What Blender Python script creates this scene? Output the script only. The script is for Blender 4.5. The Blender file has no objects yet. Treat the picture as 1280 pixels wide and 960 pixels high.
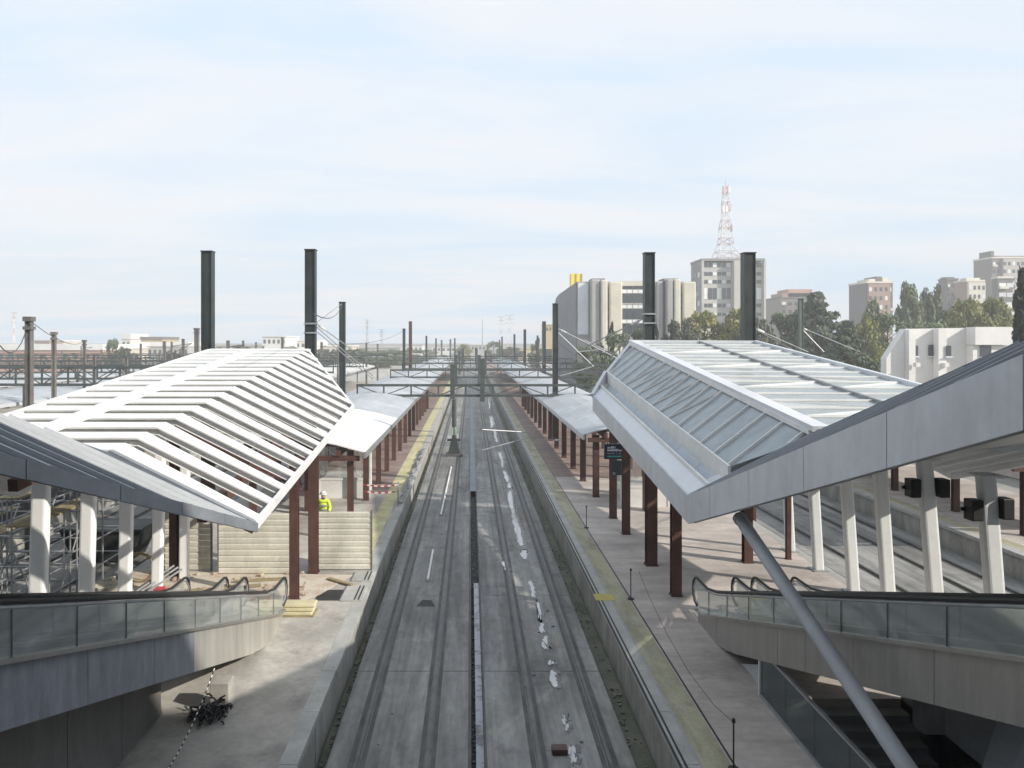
import bpy, bmesh, math, random
from mathutils import Vector, Matrix
random.seed(7)
S = bpy.context.scene
C = S.collection
R = math.radians

# ------------------------------------------------------------------ camera
cam_d = bpy.data.cameras.new("camera"); cam = bpy.data.objects.new("camera", cam_d); C.objects.link(cam)
cam.location = (0, 0, 7.7); cam.rotation_euler = (R(90), 0, 0)
cam_d.sensor_width = 36; cam_d.lens = 27.0
cam_d.shift_x = 52 / 1280; cam_d.shift_y = -52 / 1280
cam_d.clip_start = 0.1; cam_d.clip_end = 9000
S.camera = cam
S.render.resolution_x, S.render.resolution_y = 1024, 768

# ------------------------------------------------------------------ sky and sun
SUN_EL, SUN_ROT = R(29), R(118)
w = bpy.data.worlds.new("World"); S.world = w; w.use_nodes = True
nt = w.node_tree; nt.nodes.clear()
N = nt.nodes.new; L = nt.links.new
out = N('ShaderNodeOutputWorld'); bg = N('ShaderNodeBackground')
sky = N('ShaderNodeTexSky'); sky.sky_type = 'NISHITA'; sky.sun_disc = False
sky.sun_elevation = SUN_EL; sky.sun_rotation = SUN_ROT
sky.air_density = 1.0; sky.dust_density = 1.6; sky.ozone_density = 1.5
tc = N('ShaderNodeTexCoord'); sep = N('ShaderNodeSeparateXYZ'); L(tc.outputs['Generated'], sep.inputs[0])
# project the direction on a high flat sheet of cirrus
zz = N('ShaderNodeMath'); zz.operation = 'ADD'; zz.inputs[1].default_value = 0.12; L(sep.outputs['Z'], zz.inputs[0])
mx = N('ShaderNodeMath'); mx.operation = 'MAXIMUM'; mx.inputs[1].default_value = 0.05; L(zz.outputs[0], mx.inputs[0])
dx = N('ShaderNodeMath'); dx.operation = 'DIVIDE'; L(sep.outputs['X'], dx.inputs[0]); L(mx.outputs[0], dx.inputs[1])
dy = N('ShaderNodeMath'); dy.operation = 'DIVIDE'; L(sep.outputs['Y'], dy.inputs[0]); L(mx.outputs[0], dy.inputs[1])
cmb = N('ShaderNodeCombineXYZ'); L(dx.outputs[0], cmb.inputs[0]); L(dy.outputs[0], cmb.inputs[1])
mp = N('ShaderNodeMapping'); mp.inputs['Scale'].default_value = (0.55, 1.3, 1); mp.inputs['Rotation'].default_value = (0, 0, R(14))
L(cmb.outputs[0], mp.inputs[0])
ns = N('ShaderNodeTexNoise'); ns.inputs['Scale'].default_value = 0.9; ns.inputs['Detail'].default_value = 7; ns.inputs['Roughness'].default_value = 0.55
ns.inputs['Distortion'].default_value = 0.5
L(mp.outputs[0], ns.inputs['Vector'])
cr = N('ShaderNodeValToRGB'); cr.color_ramp.elements[0].position = 0.34; cr.color_ramp.elements[0].color = (0.0, 0.0, 0.0, 1)
cr.color_ramp.elements[1].position = 0.62; cr.color_ramp.elements[1].color = (1, 1, 1, 1)
L(ns.outputs['Fac'], cr.inputs[0])
veil = N('ShaderNodeMixRGB'); veil.inputs['Color1'].default_value = (5.9, 7.35, 8.8, 1); veil.inputs['Color2'].default_value = (7.9, 8.1, 8.5, 1)
L(cr.outputs[0], veil.inputs['Fac'])
mixs = N('ShaderNodeMixRGB'); mixs.inputs['Fac'].default_value = 0.92
L(veil.outputs[0], mixs.inputs['Color2']); L(sky.outputs[0], mixs.inputs['Color1'])
L(mixs.outputs[0], bg.inputs['Color']); bg.inputs['Strength'].default_value = 0.10
L(bg.outputs[0], out.inputs['Surface'])

sd = bpy.data.lights.new("sun", 'SUN'); sun = bpy.data.objects.new("sun", sd); C.objects.link(sun)
sd.energy = 4.7; sd.angle = R(0.6); sd.color = (1.0, 0.93, 0.82)
sv = Vector((math.sin(SUN_ROT) * math.cos(SUN_EL), math.cos(SUN_ROT) * math.cos(SUN_EL), math.sin(SUN_EL)))
sun.rotation_euler = sv.to_track_quat('Z', 'Y').to_euler()
sun.location = (30, -20, 40)
S.view_settings.view_transform = 'Standard'; S.view_settings.look = 'None'
S.view_settings.gamma = 1.0; S.view_settings.exposure = 0.32
S.render.engine = 'CYCLES'

# ------------------------------------------------------------------ helpers
def PX(px, Y): return (px - 588) * Y / 960.0          # sideways place of a bearing at depth Y
def PZ(py, Y): return 7.7 - (py - 428) * Y / 960.0     # height of a sight line at depth Y

_m = {}
def mat(name, col, rough=0.7, var=0.12, scale=3.0, metal=0.0, bump=0.0, col2=None, stretch=(1, 1, 1), spec=0.5, streak=0.0, sdir=(2.4, .10, 1), contrast=(0.35, 0.7)):
    """plain surface with blotchy colour variation, fine grain and optional relief"""
    if name in _m: return _m[name]
    m = bpy.data.materials.new(name); m.use_nodes = True; t = m.node_tree; b = t.nodes['Principled BSDF']
    b.inputs['Roughness'].default_value = rough; b.inputs['Metallic'].default_value = metal
    b.inputs['Specular IOR Level'].default_value = spec
    c = t.nodes.new('ShaderNodeTexCoord'); g = t.nodes.new('ShaderNodeNewGeometry')
    mp = t.nodes.new('ShaderNodeMapping'); mp.inputs['Scale'].default_value = stretch
    t.links.new(g.outputs['Position'], mp.inputs[0])
    n1 = t.nodes.new('ShaderNodeTexNoise'); n1.inputs['Scale'].default_value = scale; n1.inputs['Detail'].default_value = 6; n1.inputs['Roughness'].default_value = 0.65
    t.links.new(mp.outputs[0], n1.inputs['Vector'])
    rp = t.nodes.new('ShaderNodeValToRGB')
    c2 = col2 if col2 else tuple(max(0, v * (1 - 2 * var)) for v in col)
    c1 = col if col2 else tuple(min(1, v * (1 + var)) for v in col)
    rp.color_ramp.elements[0].position = contrast[0]; rp.color_ramp.elements[0].color = (*c2, 1)
    rp.color_ramp.elements[1].position = contrast[1]; rp.color_ramp.elements[1].color = (*c1, 1)
    t.links.new(n1.outputs['Fac'], rp.inputs[0])
    last = rp.outputs[0]
    n2 = t.nodes.new('ShaderNodeTexNoise'); n2.inputs['Scale'].default_value = scale * 14; n2.inputs['Detail'].default_value = 3
    t.links.new(mp.outputs[0], n2.inputs['Vector'])
    mr = t.nodes.new('ShaderNodeMapRange'); mr.inputs[1].default_value = 0.3; mr.inputs[2].default_value = 0.7
    mr.inputs[3].default_value = 1 - var * 0.7; mr.inputs[4].default_value = 1 + var * 0.4
    t.links.new(n2.outputs['Fac'], mr.inputs[0])
    mu = t.nodes.new('ShaderNodeMixRGB'); mu.blend_type = 'MULTIPLY'; mu.inputs['Fac'].default_value = 1
    t.links.new(last, mu.inputs['Color1']); t.links.new(mr.outputs[0], mu.inputs['Color2'])
    outc = mu.outputs[0]
    if streak > 0:
        for (sc_, st_, lo_, hi_, k_) in ((1.0, sdir, .38, .62, 1.0), (.8, (1, 1, 1), .52, .66, .75)):
            m3 = t.nodes.new('ShaderNodeMapping'); m3.inputs['Scale'].default_value = st_; m3.inputs['Location'].default_value = (3.1, 7.7, 1.3); t.links.new(g.outputs['Position'], m3.inputs[0])
            n3 = t.nodes.new('ShaderNodeTexNoise'); n3.inputs['Scale'].default_value = sc_; n3.inputs['Detail'].default_value = 8; n3.inputs['Roughness'].default_value = .7; n3.inputs['Distortion'].default_value = .4
            t.links.new(m3.outputs[0], n3.inputs['Vector'])
            r3 = t.nodes.new('ShaderNodeMapRange'); r3.inputs[1].default_value = lo_; r3.inputs[2].default_value = hi_; r3.inputs[3].default_value = 1.0; r3.inputs[4].default_value = 1 - streak * k_
            t.links.new(n3.outputs['Fac'], r3.inputs[0])
            x3 = t.nodes.new('ShaderNodeMixRGB'); x3.blend_type = 'MULTIPLY'; x3.inputs['Fac'].default_value = 1
            t.links.new(outc, x3.inputs['Color1']); t.links.new(r3.outputs[0], x3.inputs['Color2']); outc = x3.outputs[0]
    t.links.new(outc, b.inputs['Base Color'])
    if bump > 0:
        bp = t.nodes.new('ShaderNodeBump'); bp.inputs['Strength'].default_value = bump; bp.inputs['Distance'].default_value = 0.02
        t.links.new(n2.outputs['Fac'], bp.inputs['Height']); t.links.new(bp.outputs[0], b.inputs['Normal'])
    rr = t.nodes.new('ShaderNodeMapRange'); rr.inputs[3].default_value = max(0.02, rough - 0.1); rr.inputs[4].default_value = min(1, rough + 0.12)
    t.links.new(n1.outputs['Fac'], rr.inputs[0]); t.links.new(rr.outputs[0], b.inputs['Roughness'])
    _m[name] = m; return m

def glass(name, tint=(0.75, 0.85, 0.83), refl=0.12, alpha=0.35, diff=(0.6, 0.66, 0.66), rough=0.05):
    """thin architectural sheet: see-through, a little dusty, a little mirror"""
    if name in _m: return _m[name]
    m = bpy.data.materials.new(name); m.use_nodes = True; t = m.node_tree; t.nodes.clear()
    o = t.nodes.new('ShaderNodeOutputMaterial'); tr = t.nodes.new('ShaderNodeBsdfTransparent'); tr.inputs[0].default_value = (*tint, 1)
    df = t.nodes.new('ShaderNodeBsdfDiffuse'); df.inputs[0].default_value = (*diff, 1)
    gl = t.nodes.new('ShaderNodeBsdfGlossy'); gl.inputs['Roughness'].default_value = rough; gl.inputs[0].default_value = (0.9, 0.95, 0.95, 1)
    m1 = t.nodes.new('ShaderNodeMixShader'); m2 = t.nodes.new('ShaderNodeMixShader')
    n = t.nodes.new('ShaderNodeTexNoise'); n.inputs['Scale'].default_value = 2.0; n.inputs['Detail'].default_value = 5
    g = t.nodes.new('ShaderNodeNewGeometry'); t.links.new(g.outputs['Position'], n.inputs['Vector'])
    mr = t.nodes.new('ShaderNodeMapRange'); mr.inputs[3].default_value = alpha * 0.6; mr.inputs[4].default_value = min(1, alpha * 1.4)
    t.links.new(n.outputs['Fac'], mr.inputs[0]); t.links.new(mr.outputs[0], m1.inputs[0])
    t.links.new(tr.outputs[0], m1.inputs[1]); t.links.new(df.outputs[0], m1.inputs[2])
    fr = t.nodes.new('ShaderNodeFresnel'); fr.inputs[0].default_value = 1.5
    ad = t.nodes.new('ShaderNodeMath'); ad.operation = 'MULTIPLY_ADD'; ad.inputs[1].default_value = 0.55; ad.inputs[2].default_value = refl * 0.3; ad.use_clamp = True
    t.links.new(fr.outputs[0], ad.inputs[0]); t.links.new(ad.outputs[0], m2.inputs[0])
    t.links.new(m1.outputs[0], m2.inputs[1]); t.links.new(gl.outputs[0], m2.inputs[2])
    t.links.new(m2.outputs[0], o.inputs['Surface'])
    _m[name] = m; return m

BASE = {}   # root name -> base location
class MB:
    def __init__(s): s.v = []; s.f = []
    def quad(s, a, b, c, d): i = len(s.v); s.v += [tuple(a), tuple(b), tuple(c), tuple(d)]; s.f.append((i, i+1, i+2, i+3)); return s
    def tri(s, a, b, c): i = len(s.v); s.v += [tuple(a), tuple(b), tuple(c)]; s.f.append((i, i+1, i+2)); return s
    def hexa(s, p):   # 8 corners: bottom ring 0-3, top ring 4-7
        i = len(s.v); s.v += [tuple(q) for q in p]
        for f in ((3,2,1,0),(4,5,6,7),(0,1,5,4),(1,2,6,5),(2,3,7,6),(3,0,4,7)): s.f.append(tuple(i+k for k in f))
        return s
    def box(s, x0, x1, y0, y1, z0, z1):
        return s.hexa([(x0,y0,z0),(x1,y0,z0),(x1,y1,z0),(x0,y1,z0),(x0,y0,z1),(x1,y0,z1),(x1,y1,z1),(x0,y1,z1)])
    def bar(s, p, q, wd, ht, up=(0, 0, 1)):   # rectangular bar from p to q
        p, q = Vector(p), Vector(q); d = (q - p).normalized(); u = Vector(up)
        a = d.cross(u)
        if a.length < 1e-4: a = d.cross(Vector((0, 1, 0)))
        a.normalize(); b = a.cross(d).normalized(); a *= wd / 2; b *= ht / 2
        return s.hexa([p-a-b, p+a-b, q+a-b, q-a-b, p-a+b, p+a+b, q+a+b, q-a+b])
    def tube(s, p, q, r0, r1=None, n=8):
        r1 = r0 if r1 is None else r1
        p, q = Vector(p), Vector(q); d = (q - p).normalized(); a = d.cross(Vector((0, 0, 1)))
        if a.length < 1e-3: a = Vector((1, 0, 0))
        a.normalize(); b = d.cross(a); i = len(s.v)
        for c, r in ((p, r0), (q, r1)):
            for k in range(n):
                t = 2 * math.pi * k / n; s.v.append(tuple(c + a * math.cos(t) * r + b * math.sin(t) * r))
        for k in range(n): s.f.append((i+k, i+(k+1) % n, i+n+(k+1) % n, i+n+k))
        s.f.append(tuple(i+k for k in range(n))[::-1]); s.f.append(tuple(i+n+k for k in range(n)))
        return s
    def path(s, pts, r, n=6):
        for a, b in zip(pts[:-1], pts[1:]): s.tube(a, b, r, r, n)
        return s
    def sheet(s, pts, th, nrm=None):   # thick polygon
        p = [Vector(q) for q in pts]; n = (p[1]-p[0]).cross(p[2]-p[0]).normalized() if nrm is None else Vector(nrm)
        i = len(s.v); k = len(p); s.v += [tuple(q) for q in p] + [tuple(q - n * th) for q in p]
        s.f.append(tuple(range(i, i+k))); s.f.append(tuple(range(i+2*k-1, i+k-1, -1)))
        for j in range(k): s.f.append((i+j, i+k+j, i+k+(j+1) % k, i+(j+1) % k))
        return s
    def prism(s, prof, x0, x1, axis='x'):   # profile of (a,b) pairs extruded along an axis
        k = len(prof); i = len(s.v)
        for x in (x0, x1):
            for a, b in prof: s.v.append((x, a, b) if axis == 'x' else (a, x, b) if axis == 'y' else (a, b, x))
        s.f.append(tuple(range(i, i+k))); s.f.append(tuple(range(i+2*k-1, i+k-1, -1)))
        for j in range(k): s.f.append((i+j, i+k+j, i+k+(j+1) % k, i+(j+1) % k))
        return s
    def mesh(s, name, m, off=(0, 0, 0), smooth=False):
        me = bpy.data.meshes.new(name); o = Vector(off)
        me.from_pydata([tuple(Vector(v) - o) for v in s.v], [], s.f)
        bm = bmesh.new(); bm.from_mesh(me); bmesh.ops.recalc_face_normals(bm, faces=bm.faces); bm.to_mesh(me); bm.free()
        me.materials.append(m)
        if smooth: me.shade_smooth()
        me.update(); return me
    def build(s, name, m, parent=None, loc=None, smooth=False, bev=0.0):
        root = parent
        while root is not None and root.parent is not None: root = root.parent
        off = Vector(root.location) if root is not None else Vector(loc if loc else (0, 0, 0))
        ob = bpy.data.objects.new(name, s.mesh(name, m, off, smooth)); C.objects.link(ob)
        if parent is not None: ob.parent = parent
        else: ob.location = off
        if bev > 0:
            b = ob.modifiers.new('bevel', 'BEVEL'); b.width = bev; b.segments = 2; b.limit_method = 'ANGLE'
        return ob

def tag(o, label, cat, group=None):
    o['label'] = label; o['category'] = cat
    if group: o['group'] = group
    return o
def thing(name, label, cat, loc, group=None):
    o = bpy.data.objects.new(name, None); o.empty_display_size = 0.2; C.objects.link(o); o.location = loc
    return tag(o, label, cat, group)
def struct(o): o['kind'] = 'structure'; return o
def copy_tree(o, loc=None, label=None, rz=None, parent=None, sc=None):
    c = o.copy(); C.objects.link(c)
    if parent is not None: c.parent = parent
    for ch in o.children: copy_tree(ch, parent=c)
    if loc is not None: c.location = loc
    if rz is not None: c.rotation_euler.z = rz
    if sc is not None: c.scale = sc
    if label: c['label'] = label
    return c
ORD = ['first','second','third','fourth','fifth','sixth','seventh','eighth','ninth','tenth','eleventh','twelfth','thirteenth','fourteenth','fifteenth','sixteenth','seventeenth','eighteenth','nineteenth','twentieth']

# ------------------------------------------------------------------ materials
M_conc  = mat('slab_concrete', (0.335, 0.33, 0.315), 0.7, 0.22, 0.55, streak=.45, bump=0.25, stretch=(1, 0.35, 1))
M_conc2 = mat('platform_concrete', (0.54, 0.51, 0.465), 0.8, 0.14, 0.5, bump=0.2, streak=.3, sdir=(.5, .35, 1))
M_pave  = mat('platform_paving', (0.60, 0.535, 0.495), 0.75, 0.12, 0.45, bump=0.15, streak=.26, sdir=(.25, 1.4, 1))
M_wallc = mat('edge_wall', (0.36, 0.35, 0.32), 0.8, 0.2, 1.4, bump=0.3, stretch=(1, 1, 0.4))
M_coping = mat('coping', (0.42, 0.42, 0.40), 0.75, 0.12, 1.2, bump=0.2)
M_yel   = mat('yellow_strip', (0.50, 0.47, 0.31), 0.75, 0.16, 1.0, streak=.35, sdir=(1.5, .4, 1), col2=(0.42, 0.40, 0.29))
M_algae = mat('trench_mud', (0.16, 0.155, 0.12), 0.6, 0.3, 0.9, col2=(0.07, 0.08, 0.04), bump=0.4)
M_strip = mat('rail_groove', (0.10, 0.10, 0.098), 0.7, 0.25, 1.5)
M_rail  = mat('rail_steel', (0.13, 0.12, 0.11), 0.42, 0.25, 2.0, metal=0.4)
M_dark  = mat('gutter_dark', (0.035, 0.035, 0.035), 0.7, 0.3, 2.0)
M_water = mat('sky_tinted_water', (0.50, 0.515, 0.53), 0.04, 0.05, 1.0, spec=.9)  # pale base colour stands in for sky reflected in the water
M_wet   = mat('wet_concrete', (0.075, 0.075, 0.075), 0.25, 0.2, 2.0)
M_plate = mat('cover_plate', (0.20, 0.25, 0.29), 0.5, 0.15, 0.8, metal=0.3)
M_ball  = mat('ground_earth', (0.30, 0.29, 0.265), 0.95, 0.25, 0.06, bump=0.3)
M_white = mat('white_paint', (0.78, 0.78, 0.77), 0.45, 0.05, 0.8, streak=.10, sdir=(.6, 2, 3))
M_white2 = mat('white_cladding', (0.66, 0.68, 0.71), 0.38, 0.05, 0.5, metal=0.15)
M_grey_roof = mat('zinc_roof', (0.105, 0.115, 0.135), 0.65, 0.1, 0.6, spec=.25, streak=.15, sdir=(1, .5, 1))
M_grey_fascia = mat('zinc_fascia', (0.25, 0.27, 0.30), 0.5, 0.1, 0.7, metal=0.1, streak=.15)
M_fascia = mat('alu_fascia', (0.62, 0.64, 0.675), 0.42, 0.05, 0.4, metal=0.05, streak=.12, sdir=(1, 2.5, .35))
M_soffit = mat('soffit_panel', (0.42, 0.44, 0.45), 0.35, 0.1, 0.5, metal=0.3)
M_oxide = mat('red_oxide_steel', (0.125, 0.055, 0.044), 0.6, 0.2, 1.8, streak=.3, sdir=(3, 3, .4))
M_mast  = mat('mast_green_black', (0.030, 0.040, 0.040), 0.45, 0.2, 1.2)
M_concmast = mat('mast_weathered', (0.16, 0.15, 0.14), 0.7, 0.2, 2.0)
M_truss = mat('truss_paint', (0.060, 0.075, 0.075), 0.55, 0.2, 1.5)
M_galv  = mat('galvanised', (0.38, 0.39, 0.40), 0.45, 0.12, 3.0, metal=0.5)
M_oldroof = mat('membrane_roof', (0.46, 0.49, 0.52), 0.55, 0.08, 0.25, bump=0.05, streak=.2, sdir=(.8, .3, 1))
M_oldroof_w = mat('membrane_white', (0.80, 0.80, 0.79), 0.5, 0.05, 0.5)  # whiter tone for the first bay of the left roof
M_fence = mat('beige_sheet', (0.72, 0.70, 0.60), 0.5, 0.08, 1.0, streak=.18, sdir=(1.5, 1, .5))
M_steel = mat('brushed_steel', (0.44, 0.425, 0.405), 0.33, 0.08, 0.8, metal=0.75, stretch=(1, 5, 0.6))
M_perf  = mat('film_covered_panel', (0.26, 0.28, 0.32), 0.5, 0.14, 3.0, metal=0.2, stretch=(1, 2, 0.5))
M_rubber = mat('black_rubber', (0.022, 0.022, 0.022), 0.5, 0.1, 4.0)
M_glass = glass('balustrade_glass', (0.97, 0.98, 0.978), 0.1, 0.12, diff=(.72, .73, .72))
M_rglass = glass('roof_glass', (0.60, 0.66, 0.68), 0.15, 0.70, diff=(0.40, 0.435, 0.46), rough=0.18)
M_rglass2 = glass('roof_glass_lit', (0.60, 0.64, 0.66), 0.15, 0.85, diff=(0.60, 0.62, 0.63), rough=0.25)  # paler pane tone paints the lit triangles on the flat glazing
M_wood  = mat('timber', (0.33, 0.27, 0.16), 0.8, 0.2, 3.0, stretch=(1, 4, 4))
M_brick = mat('brick', (0.34, 0.16, 0.10), 0.85, 0.2, 5.0)
M_rubble = mat('rubble_earth', (0.58, 0.53, 0.45), 0.9, 0.2, 1.2, col2=(0.44, 0.32, 0.24), bump=0.5, contrast=(0.3, 0.55))
M_black = mat('black_plastic', (0.013, 0.013, 0.014), 0.45, 0.1, 3.0)

# ------------------------------------------------------------------ ground, tracks, platforms (the setting)
g = MB(); g.quad((-4000, -60, -1.35), (4000, -60, -1.35), (4000, 6000, -1.35), (-4000, 6000, -1.35)); struct(g.build('ground', M_ball))
YN, YF = -10.0, 420.0
RAILZ = -0.80
def slab(x0, x1, z=-0.86, panels=14):
    far_ = struct(MB().box(x0, x1, 8 + 6.0 * panels, YF, -1.30, z).build('track_slab', M_conc))
    struct(MB().box(x0, x1, YN, 7.98, -1.30, z).build('track_slab', M_conc))
    struct(MB().box(x0+.01, x1-.01, 7.9, 8.1 + 6.0 * panels, -1.34, z - .03).build('slab_bed', M_strip))
    me = MB().box(x0, x1, .012, 5.988, -1.30, z).mesh('slab_panel', M_conc)
    for k in range(panels):
        o = bpy.data.objects.new('slab_panel', me); C.objects.link(o); o.parent = far_; o.location = (0, 8 + 6.0 * k, random.uniform(-.004, .002))
slab(-2.92, -0.02); slab(0.32, 3.34)
struct(MB().box(-3.2, 3.87, YN, YF, -1.34, -1.16).build('drain_floor', M_algae))
slab(-18.6, -11.7); slab(12.5, 19.7); slab(-34.4, -27.6); slab(-50.2, -43.4)
def track(xc, near=YN):
    for sgn in (-1, 1):
        x = xc + sgn * 0.7175
        struct(MB().box(x-0.17, x+0.17, near, YF, -0.90, -0.854).build('rail_groove', M_strip))
        # rail: foot, web and head
        b = MB(); b.prism([(x-0.075, -0.853), (x+0.075, -0.853), (x+0.075, -0.845), (x+0.02, -0.838), (x+0.036, -0.825), (x+0.036, RAILZ), (x-0.036, RAILZ), (x-0.036, -0.825), (x-0.02, -0.838), (x-0.075, -0.845)], near, YF, 'y')
        struct(b.build('rail', M_rail))
for xc in (-1.6, 2.12, 14.2, 17.9, -13.4, -17.1, -29.2, -32.9, -45, -48.7): track(xc)

def platform(x0, x1, m, hole=None, y0=YN, y1=YF):
    b = MB()
    if hole:
        hx0, hx1, hy0, hy1 = hole
        b.box(x0+.3, hx0, y0, y1, -1.3, 0); b.box(hx1, x1-.3, y0, y1, -1.3, 0); b.box(hx0, hx1, hy1, y1, -1.3, 0); b.box(hx0, hx1, y0, hy0, -1.3, 0)
    else: b.box(x0+.3, x1-.3, y0, y1, -1.3, 0)
    p = struct(b.build('platform', m))
    return p
PL = platform(-11.4, -3.2, M_conc2)
PR = platform(3.87, 12.2, M_pave, hole=(6.45, 9.3, 3.0, 16.6))
platform(20.0, 28.2, M_pave); platform(-27.3, -19.0, M_conc2); platform(-43.1, -34.8, M_conc2); platform(-59, -50.6, M_conc2)
platform(35.8, 44, M_pave)
# edge walls built of precast blocks with coping stones, each its own piece near the camera
def edge(x, inward, near_y, n, far=YF, L=2.0):
    xo = x + inward * 0.3
    lo, hi = min(x, xo), max(x, xo)
    wb = MB(); cb = MB()
    wd = struct(MB().box(lo + (0.03 if inward > 0 else 0), hi - (0.03 if inward < 0 else 0), near_y + n * L, far, -1.3, -0.14).build('edge_wall', M_wallc))
    cp = struct(MB().box(lo - (0.05 if inward > 0 else 0), hi + (0.05 if inward < 0 else 0), near_y + n * L, far, -0.136, 0.003).build('edge_coping', M_coping))
    me = MB().box(lo + (0.03 if inward > 0 else 0), hi - (0.03 if inward < 0 else 0), 0.008, L - 0.008, -1.3, -0.14).mesh('wall_block', M_wallc)
    mc = MB().box(lo - (0.05 if inward > 0 else 0), hi + (0.05 if inward < 0 else 0), 0.006, L - 0.006, -0.136, 0.003).mesh('coping_stone', M_coping)
    for k in range(n):
        for nm, dat, par in (('wall_block', me, wd), ('coping_stone', mc, cp)):
            o = bpy.data.objects.new(nm, dat); C.objects.link(o); o.parent = par
            o.location = (random.uniform(-.008, .008), near_y + k * L, random.uniform(-.003, .003))
edge(-3.2, -1, 6, 34); edge(3.87, 1, 6, 34)
for x, i in ((-11.4, 1), (12.2, -1), (20.0, 1), (-19.0, -1), (-27.3, 1), (-34.8, -1)): edge(x, i, 14, 6)
# painted strips and tactile paving
def strip(x0, x1, y0, y1, m, z=0.004, nm='painted_strip'): struct(MB().box(x0, x1, y0, y1, -0.01, z).build(nm, m))
M_yel2 = mat('yellow_strip_bright', (0.66, 0.61, 0.36), 0.75, 0.12, 1.0, streak=.2, sdir=(1.5, .4, 1))
strip(4.22, 4.76, 3, 300, M_yel, nm='yellow_strip'); strip(-4.25, -3.62, 27.5, 300, M_yel2, nm='yellow_strip')
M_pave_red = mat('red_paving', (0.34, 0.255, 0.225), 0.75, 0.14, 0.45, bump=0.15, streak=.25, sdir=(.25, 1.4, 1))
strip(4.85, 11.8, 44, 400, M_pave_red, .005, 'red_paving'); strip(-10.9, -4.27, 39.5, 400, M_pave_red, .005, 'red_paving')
M_tact = mat('tactile_paving', (0.36, 0.37, 0.38), 0.75, 0.1, 1.0)
strip(3.92 + .26, 4.215, 3, 300, M_tact, nm='tactile_strip')
for x in (3.80, 3.90): strip(x, x + .045, 4, 300, M_dark, 0.008, 'edge_line')
strip(4.79, 4.83, 3, 300, M_dark, 0.006, 'edge_line')
strip(20.4, 20.95, 5, 300, M_yel, nm='yellow_strip')
# middle drain: cover plates far away, open channel and standing water near the camera
struct(MB().box(-0.05, 0.02, YN, YF, -1.3, -0.848).build('drain_kerb', M_strip)); struct(MB().box(0.30, 0.345, YN, YF, -1.3, -0.85).build('drain_kerb', M_strip))
struct(MB().box(0.02, 0.30, YN, YF, -1.15, -1.12).build('drain_bed', M_dark))
struct(MB().box(0.12, 0.29, YN, 27.6, -1.11, -0.955).build('drain_water', mat('drain_water_m', (0.27, 0.29, 0.33), 0.15, 0.15, 2.2, col2=(0.05, 0.05, 0.055), contrast=(0.36, 0.5))))
plates = struct(MB().box(0.03, 0.29, 130, YF, -1.1, -0.845).build('drain_cover', M_plate))
pm = MB().box(-0.02, 0.335, 0.01, 1.99, -0.846, -0.825).mesh('cover_plate', M_plate)
for k in range(43):
    o = bpy.data.objects.new('cover_plate', pm); C.objects.link(o); o.parent = plates; o.location = (0, 44 + 2 * k, random.uniform(0, .004))

# puddles in the right track, the reflected sky put into their pale colour
def puddle(pts, i):
    # pts: outline rows (px_left, px_right, py) seen from the bridge, laid on the slab
    z = -0.852
    left = []; right = []
    for a, b_, py in pts:
        Y = 960 * (7.7 - z) / (py - 428); left.append((PX(a, Y), Y)); right.append((PX(b_, Y), Y))
    cxm = [(l_[0] + r_[0]) / 2 for l_, r_ in zip(left, right)]
    left = [(c_ + (l_[0] - c_) * .62, l_[1]) for l_, c_ in zip(left, cxm)]; right = [(c_ + (r_[0] - c_) * .62, r_[1]) for r_, c_ in zip(right, cxm)]
    ring0 = left + right[::-1]; ring = []; rp_ = random.Random(i)
    for (xa, ya), (xb, yb_) in zip(ring0, ring0[1:] + ring0[:1]):
        for s_ in range(5):
            u = s_ / 5; j_ = .012 if s_ == 0 else .045
            ring.append((xa+(xb-xa)*u + rp_.uniform(-j_, j_), ya+(yb_-ya)*u + rp_.uniform(-j_, j_)*3))
    for _ in range(2):
        ring = [q_ for a_, b_ in zip(ring, ring[1:] + ring[:1]) for q_ in ((a_[0]*.75+b_[0]*.25, a_[1]*.75+b_[1]*.25), (a_[0]*.25+b_[0]*.75, a_[1]*.25+b_[1]*.75))]
    cx = sum(p[0] for p in ring) / len(ring); cy = sum(p[1] for p in ring) / len(ring)
    wet = [(cx + (x - cx) * 1.7 + .05, cy + (y - cy) * 1.2) for x, y in ring]
    b = MB(); b.sheet([(x, y, z) for x, y in wet], 0.004, (0, 0, 1)); struct(b.build('wet_patch', M_wet))
    b = MB(); b.sheet([(x, y, z + .004) for x, y in ring], 0.003, (0, 0, 1)); struct(b.build('puddle', M_water))
PUD = [[(609,612,494),(610,613,502),(611,613,510)],[(611,615,521),(612,618,529),(613,616,534)],[(616,620,538),(617,621,546),(619,623,552)],
 [(622,627,566),(624,629,573),(626,630,583)],[(628,632,588),(629,636,596),(632,636,602)],[(634,639,604),(633,640,610)],
 [(635,640,614),(633,643,625),(638,645,640),(640,649,655),(644,655,672),(648,655,682)],[(650,660,688),(649,661,694),(653,659,699)],
 [(627,634,703),(629,637,712)],[(660,666,726),(662,669,736),(663,671,746)],[(667,674,752),(668,678,762),(671,678,774)],
 [(673,682,780),(672,683,790)],[(679,684,795),(675,687,804),(678,687,810)],[(684,692,826),(685,693,831)],[(687,695,838),(685,698,848),(689,698,857)],
 [(700,709,893),(701,710,902),(705,712,911)],[(710,718,932),(710,721,943),(712,722,953)]]
for i, p in enumerate(PUD): puddle(p, i)

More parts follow.
